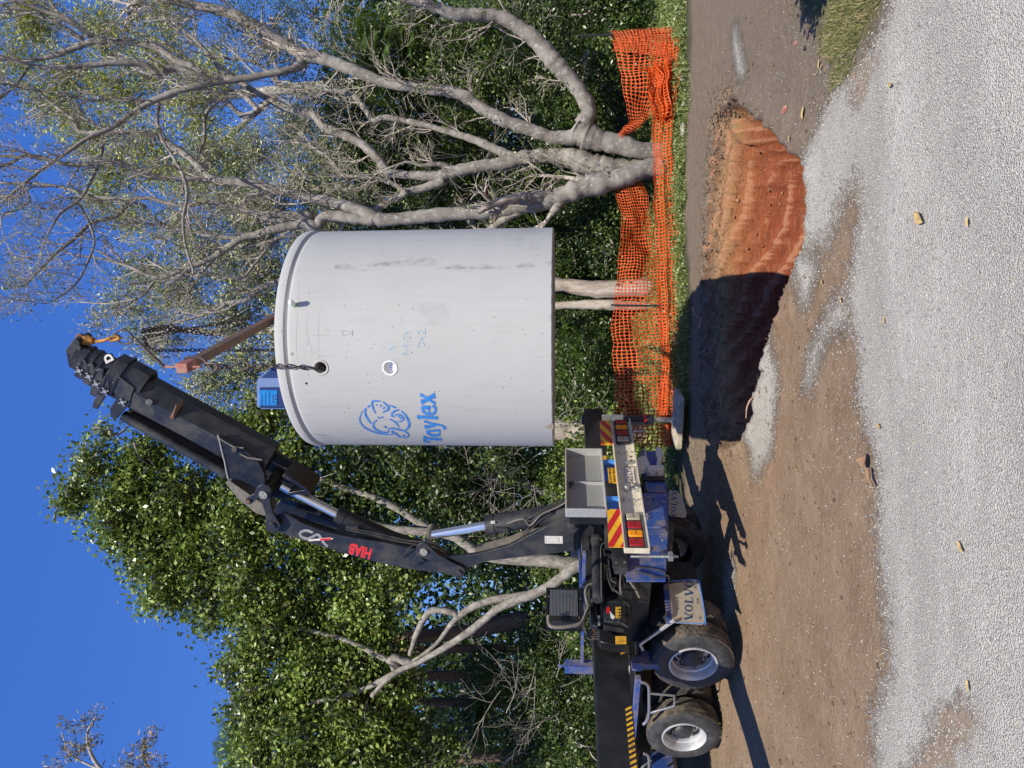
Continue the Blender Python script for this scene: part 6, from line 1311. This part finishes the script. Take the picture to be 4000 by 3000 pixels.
D=[('dark bushy tree with fine foliage at the top right, behind the arching trunk',[(900,60,15.5,90),(1050,100,15.5,150),(1250,60,15.5,150),(1120,250,15.5,100),(1250,330,15.6,120),(1200,450,15.8,90),(1400,200,15.6,150)],30000,.055,'leaf_dark',.3),
 ('dark green tree filling the gap between the two right-hand trunks',[(1350,430,15.8,110),(1480,560,15.8,150),(1560,380,15.8,130),(1650,620,16,150),(1500,760,16,130),(1400,620,16,110),(1700,480,16,120)],26000,.09,'leaf_dark',.5),
 ('dark leafy bush standing right beside the tank, behind the pale trunks',[(1500,880,15.6,100),(1650,850,15.6,130),(1800,800,15.6,130),(1950,860,15.6,120),(1850,640,15.8,130),(2050,760,15.8,120),(2150,900,15.8,120),(2080,960,16,110)],30000,.085,'leaf_dark',.5),
 ('bright green bush under the arching trunk at the right edge',[(1600,120,15,120),(1700,260,15,130),(1850,150,15,130),(1650,30,15,100),(1950,300,15,120),(1830,400,15,110),(1990,80,15,110)],24000,.085,'leaf_mid',.5),
 ('leafy undergrowth bush behind the sagging netting',[(2050,220,14.6,120),(2150,350,14.6,120),(2130,80,14.6,120),(2280,250,14.4,110),(2290,60,14.4,120),(2300,420,14.4,100),(2180,520,14.6,110),(2420,150,14.2,80),(2420,330,14.2,80),(2400,-20,14.4,130),(2500,-60,14.2,110),(2520,60,14.2,60),(2200,-60,14.6,120),(2330,560,14.4,80)],32000,.075,'leaf_dark',.5),
 ('low bush growing round the tree feet behind the netting',[(2260,760,14.6,110),(2330,900,14.6,110),(2250,620,14.8,100),(2400,830,14.3,80),(2380,980,14.4,90),(2200,1000,15,100)],18000,.075,'leaf_dark',.5),
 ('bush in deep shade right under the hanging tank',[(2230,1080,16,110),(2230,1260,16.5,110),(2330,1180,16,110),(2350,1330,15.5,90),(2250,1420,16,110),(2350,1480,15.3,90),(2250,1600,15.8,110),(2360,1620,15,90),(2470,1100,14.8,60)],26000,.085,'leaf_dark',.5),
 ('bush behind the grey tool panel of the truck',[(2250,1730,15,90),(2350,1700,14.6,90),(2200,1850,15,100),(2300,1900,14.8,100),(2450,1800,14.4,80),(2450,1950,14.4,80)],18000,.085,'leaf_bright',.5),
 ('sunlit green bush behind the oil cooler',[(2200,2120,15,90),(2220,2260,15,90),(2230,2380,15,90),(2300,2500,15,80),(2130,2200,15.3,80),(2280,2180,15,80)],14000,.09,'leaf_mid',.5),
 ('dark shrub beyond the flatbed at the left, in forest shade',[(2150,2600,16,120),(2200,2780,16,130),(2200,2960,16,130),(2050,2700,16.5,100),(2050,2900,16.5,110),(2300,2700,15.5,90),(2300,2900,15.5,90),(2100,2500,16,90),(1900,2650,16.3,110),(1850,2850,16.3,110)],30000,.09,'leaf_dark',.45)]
for lab,bl_,n,s,mt,asp in D: leafy('bush',lab,'bush',bl_,n,s,mt,Y=15,sticks=60,aspect=asp,spread=.15)
leafy('bush','made-up leafy shrub out of view past the right edge, added to shade the lawn','bush',[(2700,-520,4.75,230),(2500,-480,4.7,190),(2850,-450,4.9,150)],5000,.07,'leaf_mid',trunk=[(3300,-520,16),(2900,-520,12),(2600,-500,6)],Y=4.75,spread=.08,shell=.0)  # invented bush outside the frame, added to cast the dark patch on the lawn
def stems(label,paths,Y,mat,name='tree_trunk',cat='tree trunk',group=None):
    for p_,lab in zip(paths,label if isinstance(label,list) else [label]*len(paths)):
        g=MB(); q=pxlimb(p_,Y); z0=groundz(np.array([q[0][0]]),np.array([q[0][1]]))[0]; q=[(q[0][0],q[0][1],min(z0-.2,q[0][2]-.1),q[0][3]*1.1)]+q; limb(g,q,10)
        o=np_fast(g,name,mat,None); tag(o,lab,cat,group)
stems(['pale paperbark trunk under the tank, the right one of the close pair','thin pale paperbark trunk just left of its thicker neighbour under the tank'],[[(2500,1125,34),(2330,1130,32),(2170,1110,26),(1900,1090,22),(1500,1050,18)],[(2480,1195,18),(2330,1190,20),(2170,1195,14),(1900,1230,12),(1500,1240,10)]],14.4,'paperbark')
stems(['broad grey trunk directly behind the far stabiliser'],[[(2500,1700,44),(2250,1685,42),(2160,1680,40),(1900,1690,36),(1500,1700,30)]],14.8,'paperbark')
stems(['straight brown trunk in sun behind the blue stake post','thick brown trunk in shade left of the stake post','dark trunk in the shade beyond the flatbed','slim dark trunk at the far left beyond the flatbed','brown trunk with stringy bark above the oil cooler','pale brown trunk seen between crane and tank'],
 [[(2450,2540,20),(2320,2540,20),(2000,2530,17),(1600,2540,15),(1300,2545,12)],[(2450,2635,28),(2300,2640,28),(2000,2640,25),(1600,2640,20),(1200,2640,16)],[(2450,2745,22),(2250,2750,20),(1900,2745,18),(1500,2740,14)],[(2450,2960,18),(2200,2950,16),(1800,2960,24),(1400,2960,18)],[(2400,2440,28),(2200,2430,34),(2050,2420,34),(1800,2470,28),(1500,2500,20)],[(2400,1880,26),(2150,1880,28),(1900,1880,24),(1500,1900,18)]],17,'brown_bark')
# grassy fronds and palms
def fronds(name,label,cat,centres,Y,n,L,mat='frond',w=.012,up=.5,nseg=5,leaflets=0):
    Vs=[];Fs=[];c0=P(*centres[0][:2],Y); z0=groundz(np.array([c0[0]]),np.array([c0[1]]))[0]
    for (ix,iy) in centres:
        c=P(ix,iy,Y+random.uniform(-.3,.3))
        for i in range(n):
            a=random.uniform(0,6.28); d=np.array((math.cos(a),math.sin(a),up+random.gauss(0,.35))); d/=np.linalg.norm(d); p=c.copy(); pts=[p]
            for k in range(nseg): d=d+np.array((0,0,-.22)); d/=np.linalg.norm(d); p=p+d*L*random.uniform(.85,1.1)/nseg; pts.append(p)
            s=np.cross(d,(0,0,1)); s/=np.linalg.norm(s)+1e-9
            if leaflets:
                for k in range(nseg):
                    for m_ in range(leaflets):
                        q=pts[k]+(pts[k+1]-pts[k])*m_/leaflets; dd=(pts[k+1]-pts[k]); dd/=np.linalg.norm(dd); tt=(k+m_/leaflets)/nseg; ll=L*.28*math.sin(math.pi*min(1,.15+tt*.85))
                        for sg in (-1,1):
                            e=q+(s*sg+dd*.7+np.array((0,0,-.25)))*ll; b0=len(Vs); Vs.extend([q-dd*w,q+dd*w,e+dd*.002,e-dd*.002]); Fs.append((b0,b0+1,b0+2,b0+3))
            for k in range(nseg):
                ww=w*(1-k/nseg)+.001; w2=w*(1-(k+1)/nseg)+.001; b0=len(Vs); Vs.extend([pts[k]-s*ww,pts[k]+s*ww,pts[k+1]+s*w2,pts[k+1]-s*w2]); Fs.append((b0,b0+1,b0+2,b0+3))
    return tag(np_mesh(name,np.array(Vs),np.array(Fs),mat),label,cat)
fronds('palm','feathery palm fronds at the top of the trees on the far left','palm',[(1000,2960),(1030,2880)],15.5,12,1.5,leaflets=7,up=.9)
fronds('palm','small palm with drooping fronds in the shade beyond the flatbed','palm',[(1880,2790)],16.5,14,1.2,leaflets=6,up=.6)
fronds('strap_leaf_plant','clump of long strappy leaves beside the pale trunks, right of the tank','plant',[(1700,700),(1800,760),(1650,560),(1760,480),(1550,420)],14.9,60,.95,w=.011,up=1.0)
fronds('strap_leaf_plant','clump of long strappy leaves low down under the right side of the tank','plant',[(2100,880),(2180,960),(2200,1080),(2050,800)],14.8,60,.9,w=.011,up=1.0)
fronds('strap_leaf_plant','strappy grass clump hanging below the middle of the tank','plant',[(2230,1290),(2260,1370),(2210,1440)],14.6,60,.7,w=.011,up=.9)
fronds('strap_leaf_plant','feathery palm-like clump above the arching trunk at the right','plant',[(1450,200),(1500,260),(1620,210)],15.0,26,1.0,leaflets=6,up=.7)
# ground cover in front of and behind the netting
def cover(n,keep,size,h,mat):
    px,py=scatter(n,-9,9,11.4,15.5,keep); pz=groundz(px,py)+rng.random(len(px))**1.6*h*(.35+1.2*np.clip(fbm(px*1.5,py*1.5,3)+.4,0,1))
    V=leaf_quads(np.column_stack([px,py,pz]),size,.7,0,.7); return np_mesh('ground_cover',V,np.arange(len(V)).reshape(-1,4),mat)
ed=lambda x,y: (y>11.85+1.3*fbm(x*1.2,y*0+3,3)-.12*np.sin(x*1.3))&((x>-1.2)|(y>12.9))
tag(cover(150000,lambda x,y:ed(x,y)&(fbm(x*1.7+4,y*1.7,3)>-.16)&(rng.random(len(x))<np.clip((y-11.7)/.5,.1,1)),.045,.22,'weed_leaf'),'low green weeds and vines under and around the netting',kind='stuff')
V,Fq=blades(30000,-9,9,11.5,15.5,lambda x,y:ed(x,y),.26,.004,(.6,1.5))
tag(np_mesh('tall_grass',V,Fq,'weed_leaf'),'thin grass blades mixed into the weeds',kind='stuff')
px,py=scatter(5000,-7.5,4.2,7.2,11.9,lambda x,y:(sdf(PIT,x,y)<-.05)&(np.exp(-((x+5.6)**2+(y-8.7)**2)/1.2)+np.exp(-((x+4.3)**2+(y-8.35)**2)/.15)*.5+np.exp(-((x+.9)**2+(y-11.4)**2)/.5)*.8+np.exp(-((x-3.4)**2+(y-8.9)**2)/.08)*.6>rng.random(len(x)))) 
V=leaf_quads(np.column_stack([px,py,groundz(px,py)+.02+rng.random(len(px))*.05]),.03,.5,0,.5); tag(np_mesh('weed_tufts',V,np.arange(len(V)).reshape(-1,4),'weed_leaf'),'small weed tufts sprouting from the dirt round wheels and pit',kind='stuff')
# the wood behind
FB=[]
for iy in range(-500,3600,170):
    for ix in range(1400,2700,160): FB.append((P(ix+random.uniform(-50,50),iy+random.uniform(-60,60),random.uniform(22,26)),1.5))
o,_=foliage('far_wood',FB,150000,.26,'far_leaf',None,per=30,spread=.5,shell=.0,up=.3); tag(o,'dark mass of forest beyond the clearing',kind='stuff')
FB=[]
for iy in range(-300,3300,220):
    for ix in range(1900,2650,200): FB.append((P(ix+random.uniform(-50,50),iy+random.uniform(-80,80),random.uniform(17.5,20)),1.1))
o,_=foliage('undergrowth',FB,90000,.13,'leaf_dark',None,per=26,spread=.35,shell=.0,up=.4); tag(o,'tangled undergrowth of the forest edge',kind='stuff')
# loose dead sticks standing in the undergrowth
for k,(ixc,iyc,lab) in enumerate(((1750,620,'tangle of pale dead twigs between the right-hand trunks'),(2050,230,'tangle of pale dead twigs under the arching trunk'),(1500,330,'tangle of grey dead twigs high under the arching trunk'),(1950,1830,'pale dead twigs right behind the first boom'),(2100,2700,'fine dead twigs in the shade above the flatbed'),(2050,1780,'thin dead twigs just left of the tank foot'))):
    g=MB()
    for i in range(9): p=P(ixc+random.uniform(-150,150),iyc+random.uniform(-130,130),14.4+random.random()*.6); grow(g,p,(random.gauss(0,1),-.3,random.gauss(.3,.8)),random.uniform(.7,1.4),.012,2)
    tag(np_fast(g,'dead_branch','white_bark',None),lab,'dead branch')
